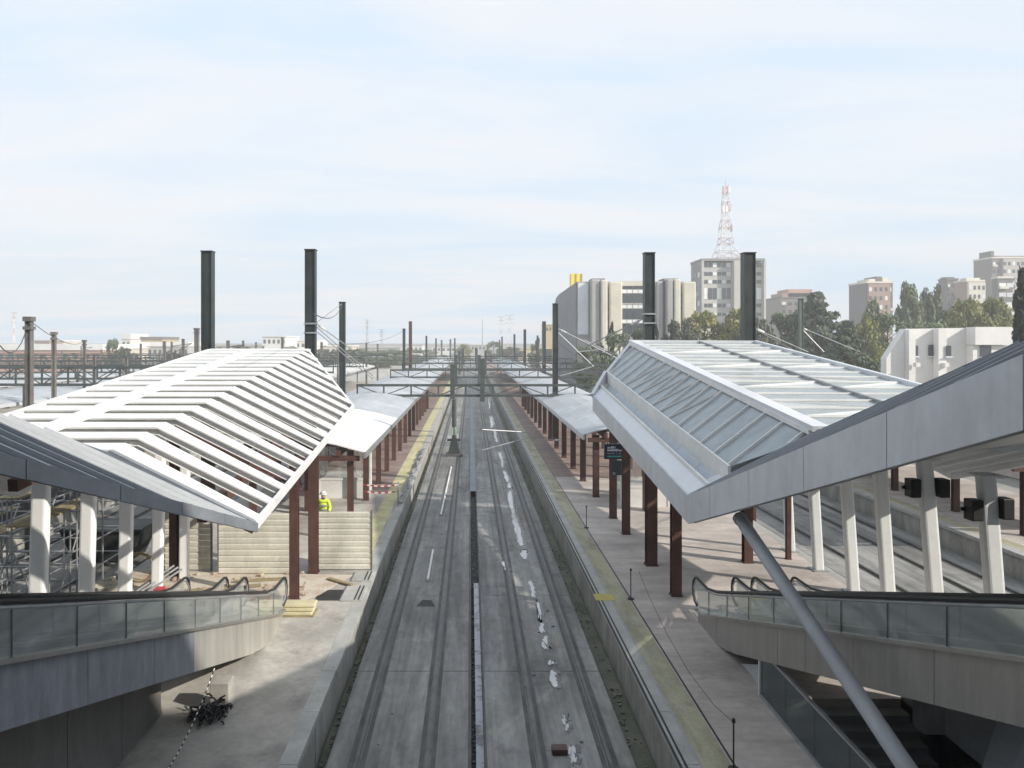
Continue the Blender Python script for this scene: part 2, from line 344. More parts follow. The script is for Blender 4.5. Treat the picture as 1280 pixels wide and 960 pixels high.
# ------------------------------------------------------------------ tall masts and platform columns
def hsec(b, x, y, z0, z1, wd, tf=0.03):   # H section standing upright
    b.box(x-wd/2, x+wd/2, y-wd/2, y-wd/2+tf, z0, z1); b.box(x-wd/2, x+wd/2, y+wd/2-tf, y+wd/2, z0, z1)
    b.box(x-tf/2, x+tf/2, y-wd/2+tf, y+wd/2-tf, z0, z1); return b
def mast(x, y, top, wd, label, m=M_mast, cap=False, z0=0.0, foot=True, group='tall catenary masts'):
    t = thing('catenary_mast', label, 'mast', (x, y, z0), group)
    b = MB(); b.box(x-wd/2, x-wd/2+.035, y-wd/2, y+wd/2, z0, top); b.box(x+wd/2-.035, x+wd/2, y-wd/2, y+wd/2, z0, top); b.box(x-wd/2+.035, x+wd/2-.035, y-wd/2+.05, y+wd/2-.05, z0, top)
    b.build('post', m, t)
    if foot:
        MB().box(x-wd/2-.012, x+wd/2+.012, y-wd/2-.012, y+wd/2+.012, z0, z0 + 2.3).build('red_sleeve', M_oxide, t)
    MB().box(x-wd/2-.03, x+wd/2+.03, y-wd/2-.03, y+wd/2+.03, top, top+.04).build('cap_plate', m, t)
    if cap:
        MB().box(x-wd/2-.05, x+wd/2+.05, y-wd/2-.05, y+wd/2+.05, top-.35, top-.22).build('collar', m, t)
        MB().box(x-wd/2-.055, x+wd/2+.055, y-wd/2-.055, y+wd/2+.055, top-.02, top+.16).build('cap', m, t)
    return t
MCAN = mast(PX(811, 35.2), 35.2, PZ(317, 35.2), 0.46, 'tall dark mast behind the glazed canopy, the one nearer the tracks')
MCANO = mast(PX(935, 35.2), 35.2, PZ(317, 35.2), 0.52, 'tall dark mast behind the glazed canopy, farther from the tracks', z0=-.86)
MSLA = mast(PX(388.5, 35.2), 35.2, PZ(313, 35.2), 0.46, 'tall dark mast behind the slatted canopy, the one nearer the tracks')
mast(PX(260, 35.2), 35.2, PZ(315, 35.2), 0.48, 'tall dark mast behind the slatted canopy, farther from the tracks', z0=-.86)
FARM = {}
far_l = [(428, 378, 7.2), (505, 411, 3.4), (513, 402, 3.9), (533, 420, 2.2), (545, 423, 2.0), (552, 425, 2), (563, 424, 2), (568.5, 423, 2)]
for i, (px, py, wpx) in enumerate(far_l):
    Y = 960 * 3.05 / (428 - py) if py < 415 else 960 * 3.05 / (430 - py) * 0.55
    if i == 1: Y = 112
    mast(PX(px, Y), Y, PZ(py, Y), wpx * Y / 960, 'dark mast over the left platform roof, %s counted from the white canopy' % ORD[i], foot=False, m=M_oxide if i == 2 else M_mast)
far_r = [(694, 380, 6.4), (680, 402, 4.4), (656, 412, 3.2), (643, 418, 2.4), (627.5, 421, 2.0), (624.5, 425, 1.8)]
for i, (px, py, wpx) in enumerate(far_r):
    Y = 960 * 3.05 / (428 - py) if py < 410 else (150, 190, 235, 260)[i-2]
    FARM[i] = mast(PX(px, Y), Y, PZ(py, Y), wpx * Y / 960, 'dark mast over the right platform roof, %s counted from the glazed canopy' % ORD[i], foot=False)
for i, (px, py, Y) in enumerate(((36.5, 401, 30), (67.5, 418, 50), (105.5, 427, 72))):
    mast(PX(px, Y), Y, PZ(py, Y), 0.23, 'weathered capped mast at the far left, %s from the picture edge' % ORD[i], m=M_concmast, cap=True, z0=-.8 if i else -.8, foot=False, group='capped masts of the left yard')
for i, (px, py, wpx, Y) in enumerate(((246, 412, 5, 78), (229, 424, 3, 95), (205.5, 427, 3.2, 95), (118, 446, 3.4, 60), (158, 447, 3.4, 62), (285, 426, 3.5, 110), (304, 426, 2.5, 130), (353, 422, 3, 120), (402, 428, 3, 130), (176, 430, 2.2, 120), (320, 428, 2.2, 150), (458, 429, 2.2, 140), (472, 430, 2, 150))):
    mast(PX(px, Y), Y, PZ(py, Y), wpx * Y / 960, 'small mast in the left yard, %s of the low yard masts' % ORD[i], m=M_concmast, cap=i == 0, z0=-.8, foot=False, group='masts of the left yard')

def column(x, y, top, wd, label, group, m=M_oxide):
    t = thing('platform_column', label, 'column', (x, y, 0), group)
    hsec(MB(), x, y, 0.012, top, wd).build('shaft', m, t)
    MB().box(x-wd*.62, x+wd*.62, y-wd*.62, y+wd*.62, 0.0, 0.02).build('base_plate', m, t)
    MB().box(x-wd*.6, x+wd*.6, y-wd*.6, y+wd*.6, top, top+.03).build('head_plate', m, t)
    return t
rowR = [23.4, 26.6, 30.9, 33.7, 38.3, 42.7, 46.8, 51.3, 55.8, 60.2, 64.7, 69.2, 73.7, 78.2, 82.7, 87.2, 91.7]
COLR = []
for i, y in enumerate(rowR): COLR.append(column(6.26, y, 4.0 if i < 4 else 3.05, 0.36 if i == 1 else 0.29, 'red oxide column of the right platform, track-side row, %s from the near end' % ORD[i], 'columns along the right platform, track side'))
for i, y in enumerate([26.9, 34.2, 38.3, 42.7, 46.8, 51.3, 55.8, 60.2, 64.7]): column(9.7, y, 4.9 if i == 0 else 3.05, 0.30, 'red oxide column of the right platform, inner row, %s from the near end' % ORD[i], 'columns along the right platform, inner row')
column(11.3, 27.3, 5.4, 0.16, 'slim red column between the two nearest pale columns at the right', 'x')
rowL = [22.9, 25.7, 33.2, 37.5, 41.8, 45.9, 50.2, 54.5, 58.9, 63.2, 67.5, 71.9, 76.2, 80.5, 84.9, 89.2]
for i, y in enumerate(rowL): column(-5.25 + .25 * min(1, max(0, (y-30) / 12)), y, (4.25, 4.5)[i] if i < 2 else 3.0, 0.30 if i == 1 else 0.25, 'red oxide column of the left platform, track-side row, %s from the near end' % ORD[i], 'columns along the left platform, track side')
for i, y in enumerate([25.2, 33.2, 37.5, 41.8, 45.9, 50.2, 54.5]): column(-9.4, y, 5.5 if i < 1 else 3.0, 0.26, 'red oxide column of the left platform, inner row, %s from the near end' % ORD[i], 'columns along the left platform, inner row')
column(PX(217.5, 25.3), 25.3, 5.3, 0.24, 'slim red column right of the fourth white column', 'x')
for i, y in enumerate([30.6, 35.0, 40.0, 44.5, 49, 53.5, 58]): column(22.1, y, 3.0, 0.26, 'red column on the platform beyond the right tracks, %s from the near end' % ORD[i], 'columns of the far right platform')

# ------------------------------------------------------------------ old platform roofs
def old_roof(name, x0, x1, y0, y1, zedge, rise, label, segs, m=M_oldroof, lead=None, group=None):
    xc = (x0 + x1) / 2
    t = thing(name, label, 'canopy', (xc, y0, 0), group)
    n = segs; Ls = (y1 - y0) / n
    for k in range(n):
        a, b_ = y0 + k * Ls, y0 + (k + 1) * Ls - 0.05
        mm = lead if (lead and k == 0) else m
        # gently arched bay: each half in three facets
        for sgn, xe in ((1, x1), (-1, x0)):
            pts = [(xe, zedge), (xe + (xc-xe) * .35, zedge + rise * .5), (xe + (xc-xe) * .7, zedge + rise * .86), (xc, zedge + rise)]
            bb = MB()
            for (xa, za), (xb, zb) in zip(pts[:-1], pts[1:]): bb.sheet([(xa, a, za), (xa, b_, za), (xb, b_, zb), (xb, a, zb)] if sgn < 0 else [(xa, b_, za), (xa, a, za), (xb, a, zb), (xb, b_, zb)], 0.05)
            bb.build('roof_sheet', mm, t)
    for xe in (x0, x1):
        MB().box(xe-.05, xe+.05, y0, y1, zedge-.22, zedge+.035).build('edge_trim', M_galv if lead else M_fascia, t)
    for xb in (x0 + 1.1, x1 - 1.1): MB().box(xb-.09, xb+.09, y0+.1, y1, zedge-.14, zedge+.1).build('longitudinal_beam', M_oxide, t)
    k = 0; y = y0 + .25
    while y < min(y1, y0 + 60):
        MB().box(x0+.25, x1-.25, y-.07, y+.07, zedge-.36, zedge-.15).build('cross_beam', M_oxide, t); y += 4.4
    return t
old_roof('platform_roof', -10.9, -4.35, 31.6, 200, 3.15, .62, 'long low grey roof over the left platform behind the white slatted canopy', 12, lead=M_oldroof_w)
old_roof('platform_roof', 5.55, 10.6, 37.6, 200, 3.15, .5, 'long low grey roof over the right platform behind the glazed canopy', 12)
old_roof('platform_roof', -27.6, -18.7, 33, 150, 3.1, .55, 'wide grey roof over the second platform at the left', 9, m=mat('roof_pale', (0.60, 0.60, 0.58), .6, .08, .2))
old_roof('platform_roof', -43.4, -34.5, 40, 160, 3.1, .55, 'pale roof over the third platform at the left', 8, m=M_oldroof)
old_roof('platform_roof', -59.4, -50.3, 44, 170, 3.1, .55, 'pale roof over the fourth and farthest platform at the left', 8, m=M_oldroof)
old_roof('platform_roof', 20.4, 28.4, 29, 140, 3.15, .5, 'grey roof over the platform beyond the right tracks', 8)

# ------------------------------------------------------------------ portal trusses over the tracks
def portal(y, x0, x1, zt, dep, label, posts=(), bw=.19, drop=None):
    t = thing('portal_truss', label, 'truss', ((x0+x1)/2, y, zt-dep), 'truss beams across the tracks')
    MB().box(x0, x1, y-bw/2, y+bw/2, zt-bw, zt).build('top_chord', M_truss, t)
    MB().box(x0, x1, y-bw/2, y+bw/2, zt-dep, zt-dep+bw).build('bottom_chord', M_truss, t)
    n = max(4, int((x1-x0) / 1.95)); st = (x1-x0) / n
    for k in range(n + 1):
        x = x0 + k * st + (.07 if k == 0 else -.07 if k == n else 0)
        MB().box(x-.06, x+.06, y-.055, y+.055, zt-dep+bw, zt-bw).build('upright', M_truss, t)
        if k < n and k % 2 == 0: MB().bar((x, y, zt-bw/2), (x+st, y, zt-dep+bw/2), .07, .09, (0, 1, 0)).build('brace', M_truss, t)
        elif k < n: MB().bar((x, y, zt-dep+bw/2), (x+st, y, zt-bw/2), .07, .09, (0, 1, 0)).build('brace', M_truss, t)
    for xp in posts: MB().box(xp-.14, xp+.14, y-.14, y+.14, 0 if abs(xp) > 4 else -.86, zt-dep).build('post', M_truss, t)
    for xd, za, zb in (drop or []): MB().box(xd-.17, xd+.17, y-.32, y-.1, za, zb).build('drop_post', M_truss, t)
    return t
portal(60, -8.9, 10.3, 4.45, 1.0, 'nearest dark truss beam crossing the tracks above the low roofs', drop=[(0.94, 3.1, 6.4), (-1.4, 3.3, 6.0)])
portal(112, -10, 24, 4.75, 1.0, 'second truss beam crossing the tracks, half as large as the nearest', drop=[(-1.6, 3, 6.5), (2.2, 3, 6.5)])
portal(175, -14, 30, 4.6, 1.1, 'third and smallest truss beam crossing the tracks', drop=[(-1.6, 2.6, 6.5), (1.2, 2.6, 6.5)])
portal(58, -62, -20.5, 5.9, 1.5, 'long dark truss beam over the yard at the left, nearest of the left ones', posts=(-33.6,), bw=.2)
portal(90, -80, -16, 5.6, 1.5, 'long truss beam over the left yard, second from the camera', posts=(-46, -30))
portal(130, -100, -14, 5.6, 1.5, 'long thin truss beam over the left yard, farthest one', posts=(-46, -30), bw=.2)
portal(84, 12, 31, 5.3, 1.1, 'truss beam behind the glazed canopy at its left end', posts=(19,))

# ------------------------------------------------------------------ white slatted canopy (left)
def zl(Y): return 4.03 + .1 * (Y - 15.5)                 # rim height
XR, XF, XM, XO = -4.37, -7.3, -9.75, -11.75              # rim, fold, middle band, outer edge
LB = 1.45
def farx(Y): return XR if Y < 28.6 else XR - 2.93 * (Y - 28.6) / 5.9
slc = thing('slatted_canopy', 'white slatted canopy frame over the left platform, still without roofing', 'canopy', (-8, 24, 0))
ys = [15.85 + 1.085 * k for k in range(18)]
def cchan(b, p, q, h, fl, m_up=Vector((0, 0, 1))):      # channel from p to q, open towards the camera
    p, q = Vector(p), Vector(q); d = (q-p).normalized(); f = Vector((0, -1, 0)); u = d.cross(f).normalized()
    if u.z < 0: u = -u
    def pr(a, c0, c1, e0, e1):
        return [a + f*c0 + u*e0, a + f*c1 + u*e0, a + f*c1 + u*e1, a + f*c0 + u*e1]
    for c0, c1, e0, e1 in ((-.008, .008, -h, 0), (.008, fl, -.014, 0), (.008, fl, -h, -h+.014), (fl-.012, fl, -.05, -.014), (fl-.012, fl, -h+.014, -h+.05)):
        A = pr(p, c0, c1, e0, e1); B = pr(q, c0, c1, e0, e1); b.hexa(A + B)
for Y in ys:
    zr = zl(Y); zf = zr + LB
    xe = farx(Y)
    ze = zf - (xe - XF) / (XR - XF) * LB
    wy, lp = .40, .19      # pan width along the track, depth of the web
    prof = [(-wy, .02), (.11, 0), (.11, -.04), (.095, -.04), (.095, -.018), (.012, -.018), (.012, -lp+.015), (.09, -lp+.015), (.09, -lp), (-.004, -lp), (-.004, -.018), (-wy, .004)]   # (towards camera, up)
    b = MB(); pts_ = [XO, XF] + ([xe] if xe - XF > .1 else [])
    k_ = len(prof)
    for xx in pts_:
        zz_ = zf if xx <= XF else zf - (xx - XF) / (XR - XF) * LB
        tp_ = 1 - .6 * max(0, min(1, (xx - XF) / (XR - XF)))
        for f_, u_ in prof:
            f_ = f_ * tp_ if f_ < -.1 else f_
            b.v.append((xx, Y - f_, zz_ + u_ + (-f_) * .1))
    for l_ in range(len(pts_) - 1):
        for j_ in range(k_): b.f.append((l_*k_+j_, l_*k_+(j_+1) % k_, (l_+1)*k_+(j_+1) % k_, (l_+1)*k_+j_))
    b.f.append(tuple(range(k_))); b.f.append(tuple((len(pts_)-1)*k_+j_ for j_ in range(k_))[::-1])
    b.build('slat', M_white, slc)
def sl(x, Y, dz=0):      # point on the roof plane
    z = zl(Y) + LB - max(0, (x - XF)) / (XR - XF) * LB
    return (x, Y, z + dz)
MB().sheet([sl(XM-.32, 15.5, .03), sl(XM+.32, 15.5, .03), sl(XM+.32, 34.4, .03), sl(XM-.32, 34.4, .03)], .05).build('ridge_band', M_white, slc)
MB().bar(sl(XR, 15.5, -.06), sl(XR, 28.6, -.06), .09, .17).build('rim_beam', M_white, slc)
MB().bar(sl(XR, 28.6, -.06), sl(XF, 34.5, -.06), .08, .16).build('end_beam', M_white, slc)
MB().bar(sl(XF, 34.5, -.1), sl(XO, 34.5, -.1), .12, .2).build('end_beam', M_white, slc)
MB().bar(sl(XO, 15.5, -.1), sl(XO, 34.5, -.1), .12, .24).build('outer_beam', M_white, slc)
for k, Y in enumerate((16.6, 20.2, 23.8, 27.4, 31.0)):
    x1 = farx(Y) - .25
    MB().bar(sl(XO+.3, Y, -.52), sl(XF, Y, -.52), .22, .34).build('oxide_beam', M_oxide, slc)
    MB().bar(sl(XF, Y, -.52), sl(x1, Y, -.52), .22, .34).build('oxide_rafter', M_oxide, slc)
MB().bar(sl(-5.6, 16.0, -.62), sl(-5.6, 30.6, -.62), .2, .25).build('oxide_purlin', M_oxide, slc)
MB().bar(sl(-9.3, 15.6, -.7), sl(-9.3, 33.5, -.7), .2, .25).build('oxide_purlin', M_oxide, slc)
# partly laid white lining under the flat part
for k in range(6):
    MB().sheet([(-11.6, 16.3+3*k, zl(16.3+3*k)+LB-.34), (-9.4, 16.3+3*k, zl(16.3+3*k)+LB-.34), (-9.4, 19.2+3*k, zl(19.2+3*k)+LB-.34), (-11.6, 19.2+3*k, zl(19.2+3*k)+LB-.34)], .02).build('lining_sheet', M_white, slc)

# ------------------------------------------------------------------ grey seamed roof above the left escalators
zn = lambda Y: 4.03 + .31 * (15.5 - Y)
ler = thing('seamed_roof', 'dark grey standing seam roof sloping up over the left escalators', 'roof', (-6, 12, 3))
def nl(v, Y, dz=0): return (XR - v, Y, zn(Y) + .495 * v + dz)
MB().sheet([nl(0, 3), nl(0, 15.48), nl(2.93, 15.48), nl(2.93, 3)], .04).build('roof_sheet', M_grey_roof, ler)
gd = Vector((-.5, -.31, .346)).normalized()
k = 0; Y = 15.0
while Y > 3.4:
    # seam climbs along the fall line from the rim, ends at the fold
    tmax = 2.92 / .495
    p = Vector(nl(0.02, Y, .03)); q = Vector((XR - .02 - .495 * tmax, Y - .31 * tmax, 0)); v = XR - q.x
    if q.y < 3.1: s_ = (Y - 3.1) / (.31 * tmax); q = Vector((XR - .02 - .495 * tmax * s_, 3.1, 0)); v = XR - q.x
    q.z = zn(q.y) + .495 * v + .03
    if q.y < 15.1 or True: MB().bar(p, q, .05, .05).build('standing_seam', mat('zinc_seam', (0.52, 0.55, 0.59), .4, .06, 1.0, metal=.2), ler)
    Y -= 1.0
# fascia strips
yb = [15.5, 13.4, 11.4, 9.4, 7.4, 5.3, 3.2]
for a, b_ in zip(yb[:-1], yb[1:]):
    MB().hexa([(XR+.03, a-.01, zn(a)-.16), (XR+.09, a-.01, zn(a)-.16), (XR+.09, b_+.01, zn(b_)-.16), (XR+.03, b_+.01, zn(b_)-.16),
               (XR+.03, a-.01, zn(a)+.03), (XR+.09, a-.01, zn(a)+.03), (XR+.09, b_+.01, zn(b_)+.03), (XR+.03, b_+.01, zn(b_)+.03)]).build('fascia_panel', M_grey_fascia, ler)
MB().bar(nl(0, 15.5, -.02), nl(2.93, 15.5, -.02), .12, .16).build('valley_trim', M_grey_fascia, ler)
MB().sheet([(XF, 3, zn(3)+1.45), (XF, 15.48, zn(15.48)+1.45), (XO, 15.48, zn(15.48)+1.45), (XO, 3, zn(3)+1.45)], .05).build('flat_sheet', M_grey_roof, ler)
# outer soffit wings with folded ribs
def soffit(name, label, sx, off, m, T, A, B, I0, I1, I2, ribm):
    f = lambda p: (sx * p[0] + off, p[1], p[2])
    t = thing(name, label, 'soffit', f(T))
    MB().sheet([f(A), f(T), f(I1), f(I0)], .04).build('soffit_sheet', m, t)
    MB().sheet([f(T), f(B), f(I2), f(I1)], .04).build('soffit_sheet', m, t)
    lerp = lambda p, q, s: tuple(p[i] + (q[i]-p[i]) * s for i in range(3))
    for s_ in (0.02, .2, .42, .68, .98):
        w_ = .16 if s_ < .1 else .09
        MB().bar(f(lerp(A, I0, s_)), f(lerp(T, I1, s_)), w_, .12 if s_ > .1 else .22).build('soffit_rib', ribm, t)
        MB().bar(f(lerp(T, I1, s_)), f(lerp(B, I2, s_)), w_, .12 if s_ > .1 else .22).build('soffit_rib', ribm, t)
    return t
soffit('soffit_wing', 'folded white soffit corner above the leftmost white column', -1, .55, M_white, (13.75, 22.2, 3.35), (13.75, 34, 4.3), (13.5, 12, 6.4), (11.5, 34, 6.2), (11.5, 20.5, 4.75), (11.5, 12, 7.3), M_white2)
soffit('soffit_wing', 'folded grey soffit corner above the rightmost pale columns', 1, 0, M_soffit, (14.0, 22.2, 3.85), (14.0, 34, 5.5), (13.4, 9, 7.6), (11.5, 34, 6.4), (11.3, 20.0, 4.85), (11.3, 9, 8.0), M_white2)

# ------------------------------------------------------------------ leaning white columns
M_colw = mat('column_white', (.88, .88, .87), .4, .03, .8)
def wcol(xb, xt, y, top, wd, label, group, m=M_colw):
    t = thing('support_column', label, 'column', (xb, y, 0), group)
    b = MB(); n = 12
    # rounded rectangle shaft that leans a little
    prof = []
    for cx, cy, a0 in ((1, 1, 0), (-1, 1, 90), (-1, -1, 180), (1, -1, 270)):
        for a in (0, 30, 60, 90):
            r = wd*.2; prof.append((cx * (wd/2 - r) + r * math.cos(R(a0+a)), cy * (wd*.34 - r) + r * math.sin(R(a0+a))))
    k = len(prof); levels = [(-.0, xb), (top*.5, (xb+xt)/2), (top, xt)]
    for z, x in levels:
        for a, c in prof: b.v.append((x + a, y + c, z))
    for l in range(2):
        for j in range(k): b.f.append((l*k+j, l*k+(j+1) % k, (l+1)*k+(j+1) % k, (l+1)*k+j))
    b.f.append(tuple(range(k))[::-1]); b.f.append(tuple(2*k+j for j in range(k)))
    b.build('shaft', m, t)
    MB().box(xb-wd*.75, xb+wd*.75, y-wd*.8, y+wd*.8, 0, .03).build('base_plate', M_galv, t)
    MB().box(xt-wd*.7, xt+wd*.7, y-wd*.7, y+wd*.7, top, top+.05).build('head_plate', m, t)
    return t
for i, (pt, pb, Y) in enumerate(((53, 46, 19.6), (113, 107, 21.0), (160, 156, 22.3), (201, 196, 23.6), (232, 230, 24.9))):
    wcol(PX(pb, Y), PX(pt, Y), Y, 5.0 if i < 3 else 5.3, .42 - .028 * i, 'white leaning column at the left, %s from the left picture edge' % ORD[i], 'white columns beside the left escalators')
M_pale = mat('pale_grey_paint', (0.74, 0.76, 0.76), 0.4, 0.05, 0.7)
for i, (pt, pb, Y) in enumerate(((979, 988, 28.4), (1012, 1023, 26.0), (1053, 1067, 23.7), (1097, 1112, 21.6), (1155, 1174, 19.5), (1232, 1252, 17.1))):
    wcol(PX(pb, Y), PX(pt, Y), Y, 5.1 if i < 4 else 4.72, .33 + .01 * i, 'pale grey leaning column at the right, %s counted from the glazed canopy tip' % ORD[i], 'pale columns beside the right escalators', M_pale)

# ------------------------------------------------------------------ glazed canopy (right)
gc = thing('glazed_canopy', 'white framed glazed canopy folded over the right platform', 'canopy', (8, 24, 0))
def bR(Y): return .1 * (Y - 17.8)
PR_ = [(5.1, 4.15), (5.42, 4.42), (5.8, 4.87), (7.3, 6.03), (12.8, 6.0)]
def gp(x, Y, dz=0):
    for (xa, za), (xb, zb) in zip(PR_[:-1], PR_[1:]):
        if xa <= x <= xb + 1e-6: return (x, Y, za + (zb-za) * (x-xa) / (xb-xa) + bR(Y) + dz)
def vY(x): return 17.8 - .83 * (x - 5.1) if x < 7.3 else 15.97      # where it meets the near roof
def fY(x): return 31.7 + (x - 5.1) / 2.2 * 2.8 if x < 7.3 else 34.5  # far edge
nseg = 6
for k in range(nseg):        # outer fascia, each panel its own
    a = 17.8 + (31.7-17.8) * k / nseg; b_ = 17.8 + (31.7-17.8) * (k+1) / nseg - .015
    MB().hexa([(5.04, a, 3.5+bR(a)), (5.1, a, 3.5+bR(a)), (5.1, b_, 3.5+bR(b_)), (5.04, b_, 3.5+bR(b_)), (5.04, a, 4.15+bR(a)), (5.1, a, 4.15+bR(a)), (5.1, b_, 4.15+bR(b_)), (5.04, b_, 4.15+bR(b_))]).build('fascia_panel', M_fascia, gc)
MB().sheet([gp(5.06+.04, vY(5.1)), gp(5.42, vY(5.42)), gp(5.42, fY(5.42)), gp(5.1, fY(5.1))], .05, (0, 0, 1)).build('rim_cladding', M_white2, gc)
MB().bar(gp(5.44, vY(5.44), .02), gp(5.44, fY(5.44), .02), .07, .10).build('gutter_lip', M_white, gc)
for k in range(8):
    a = 17.4 + 1.82 * k; b_ = a + 1.80
    a = max(a, vY(5.6)); b_ = min(b_, fY(5.6))
    MB().sheet([gp(5.40, a, -.20), gp(5.82, a, -.30), gp(5.82, b_, -.30), gp(5.40, b_, -.20)], .03, (0, 0, 1)).build('gutter_tray', mat('gutter_metal', (.40, .44, .49), .4, .08, .8, metal=.2), gc)
MB().bar(gp(5.8, vY(5.8), -.13), gp(5.8, fY(5.8), -.13), .06, .52).build('glazing_sill', M_white, gc)
MB().bar(gp(7.3, vY(7.3), .05), gp(7.3, fY(7.3), .05), .36, .12).build('ridge_band', M_white2, gc)
MB().bar(gp(7.12, vY(7.12), .09), gp(7.12, fY(7.12), .09), .05, .1).build('ridge_lip', M_white, gc)
MB().bar(gp(5.1, fY(5.1), -.15), gp(5.8, fY(5.8), -.05), .14, .5).build('end_beam', M_white2, gc)
MB().bar(gp(5.8, fY(5.8), .0), gp(7.3, fY(7.3), 0), .14, .22).build('end_beam', M_white2, gc)
MB().bar(gp(7.3, 34.5, .0), gp(12.8, 34.5, 0), .12, .22).build('end_beam', M_white2, gc)
MB().bar(gp(12.8, 15.97, .0), gp(12.8, 34.5, 0), .14, .24).build('outer_beam', M_white2, gc)
MB().bar(gp(10.3, 15.97, .05), gp(10.3, 34.5, .05), .09, .08).build('middle_rail', M_galv, gc)
my = [16.4 + 1.06 * k for k in range(17)]
for i, Y in enumerate(my):
    # sloping glazing: mullion and pane
    xlo = 5.84 if Y > 17.19 else min(7.2, 5.1 + (17.8 - Y) / .83)
    xhi = 7.16 if Y < fY(7.16) else 7.1
    if Y > fY(5.84): xlo = 5.1 + (Y - 31.7) / 2.8 * 2.2
    if xhi - xlo > .1: MB().bar(gp(xlo, Y, .03), gp(xhi, Y, .03), .05, .07).build('mullion', M_white, gc)
    Y2 = min(Y + 1.06, 34.4)
    def clipx(Yq):
        lo = 5.84
        if Yq < 17.19: lo = min(7.1, 5.1 + (17.8 - Yq) / .83)
        if Yq > fY(5.84): lo = min(7.1, 5.1 + (Yq - 31.7) / 2.8 * 2.2)
        return lo
    a, b_ = clipx(Y+.03), clipx(Y2-.03)
    if Y2 > Y and (a < 7.05 or b_ < 7.05):
        MB().sheet([gp(a, Y+.03), gp(7.14, Y+.03), gp(7.14, Y2-.03), gp(b_, Y2-.03)], .012).build('glass_pane', M_rglass, gc)
    if 22.5 < Y < 29.5:    # raking members under the glass
        MB().bar(gp(5.87, Y+.05, .035), gp(7.1, Y-.98, .035), .03, .05).build('raking_brace', M_white, gc)
    # flat glazing in two fields
    for xa, xb in ((7.5, 10.24), (10.36, 12.72)):
        dz0 = dz1 = 0
        pa = (xa, Y+.03, gp(xa, Y)[2]); pb = (xb, Y+.03, gp(xb, Y)[2]); pc = (xb, Y2-.03, gp(xb, Y2)[2]); pd = (xa, Y2-.03, gp(xa, Y2)[2])
        if i % 2: pt1, pt2, dg0, dg1 = [pa, pb, pc], [pa, pc, pd], pa, pc
        else: pt1, pt2, dg0, dg1 = [pa, pb, pd], [pb, pc, pd], pd, pb
        if i % 4 in (1, 2) and 17 < Y < 32:
            MB().sheet(pt1, .012, (0, 0, 1)).build('glass_pane', M_rglass2, gc); MB().sheet(pt2, .012, (0, 0, 1)).build('glass_pane', M_rglass, gc)
            MB().bar((dg0[0], dg0[1], dg0[2]+.02), (dg1[0], dg1[1], dg1[2]+.02), .025, .04).build('diagonal_bar', M_white, gc)
        else: MB().sheet([pa, pb, pc, pd], .012, (0, 0, 1)).build('glass_pane', M_rglass, gc)
        MB().bar((xa, Y, gp(xa, Y)[2]+.03+dz0), (xb, Y, gp(xb, Y)[2]+.03+dz1), .032, .05).build('mullion', M_white, gc)
    if i % 3 == 0:
        MB().bar(gp(7.5, Y, -.3), gp(12.7, Y, -.3), .14, .34).build('roof_beam', M_white2, gc)
        if 17.9 < Y < 32: MB().bar(gp(5.5, Y, -.4), gp(7.3, Y, -.35), .12, .25).build('rafter', M_white2, gc)
    if i % 4 == 1: MB().bar(gp(7.5, Y, -.26), gp(12.6, Y+2.0 if Y < 32 else Y, -.26), .08, .14).build('wind_brace', M_white2, gc)
MB().sheet([gp(5.3, 17.5, -.1), gp(7.3, 15.9, -.08), gp(7.3, 16.6, -.08), gp(5.3, 18.3, -.1)], .02).build('valley_flashing', M_fascia, gc)
# soffit lining over the inner part keeps the platform below in shade
MB().sheet([(5.12, 17.7, 3.56), (5.12, 31.5, 3.52+bR(31.5)), (5.85, 32.3, 3.9+bR(32.3)), (5.85, 17.2, 3.9)], .03).build('rim_soffit', M_fascia, gc)

# ------------------------------------------------------------------ aluminium clad roof above the right escalators
rer = thing('clad_roof', 'silver grey clad roof edge rising to the right over the escalators', 'roof', (5.1, 12, 3.5))
zn2 = lambda Y: 3.5 + .315 * (17.8 - Y)
yb = [17.8, 16.2, 13.9, 11.62, 9.3, 7.0, 4.7, 2.6]
for a, b_ in zip(yb[:-1], yb[1:]):
    h0, h1 = .65 + .004 * (17.8-a), .65 + .004 * (17.8-b_)
    a2 = a - (.008 if a < 17.8 else 0); b2 = b_ + .008
    MB().hexa([(5.04, a2, zn2(a2)), (5.10, a2, zn2(a2)), (5.10, b2, zn2(b2)), (5.04, b2, zn2(b2)), (5.04, a2, zn2(a2)+h0), (5.10, a2, zn2(a2)+h0), (5.10, b2, zn2(b2)+h1), (5.04, b2, zn2(b2)+h1)]).build('fascia_panel', M_fascia, rer)
def nr(v, Y, dz=0): return (5.1 + v, Y, zn2(Y) + .66 + .51 * v + dz)
MB().sheet([nr(0, 17.8), nr(0, 2.6), nr(2.2, 2.6), nr(2.2, 15.97)], .04, (0, 0, 1)).build('roof_sheet', M_grey_roof, rer)
Y = 17.3
while Y > 3:
    tm = 2.2 / .51; q = (2.19, max(2.7, Y - .315 * tm)); s_ = (Y - q[1]) / (.315 * tm)
    MB().bar(nr(.02, Y, .03), nr(2.19 * s_, q[1], .03), .05, .05).build('standing_seam', mat('zinc_seam', (0.40, 0.43, 0.47)), rer); Y -= 1.15
MB().bar(nr(0, 17.85, .0), nr(2.2, 15.97, .02), .12, .08).build('valley_trim', M_white2, rer)
MB().sheet([(7.3, 2.6, zn2(2.6)+1.78), (7.3, 15.97, zn2(15.97)+1.78), (11.6, 15.97, zn2(15.97)+1.78), (11.6, 2.6, zn2(2.6)+1.78)], .05).build('flat_sheet', M_grey_roof, rer)
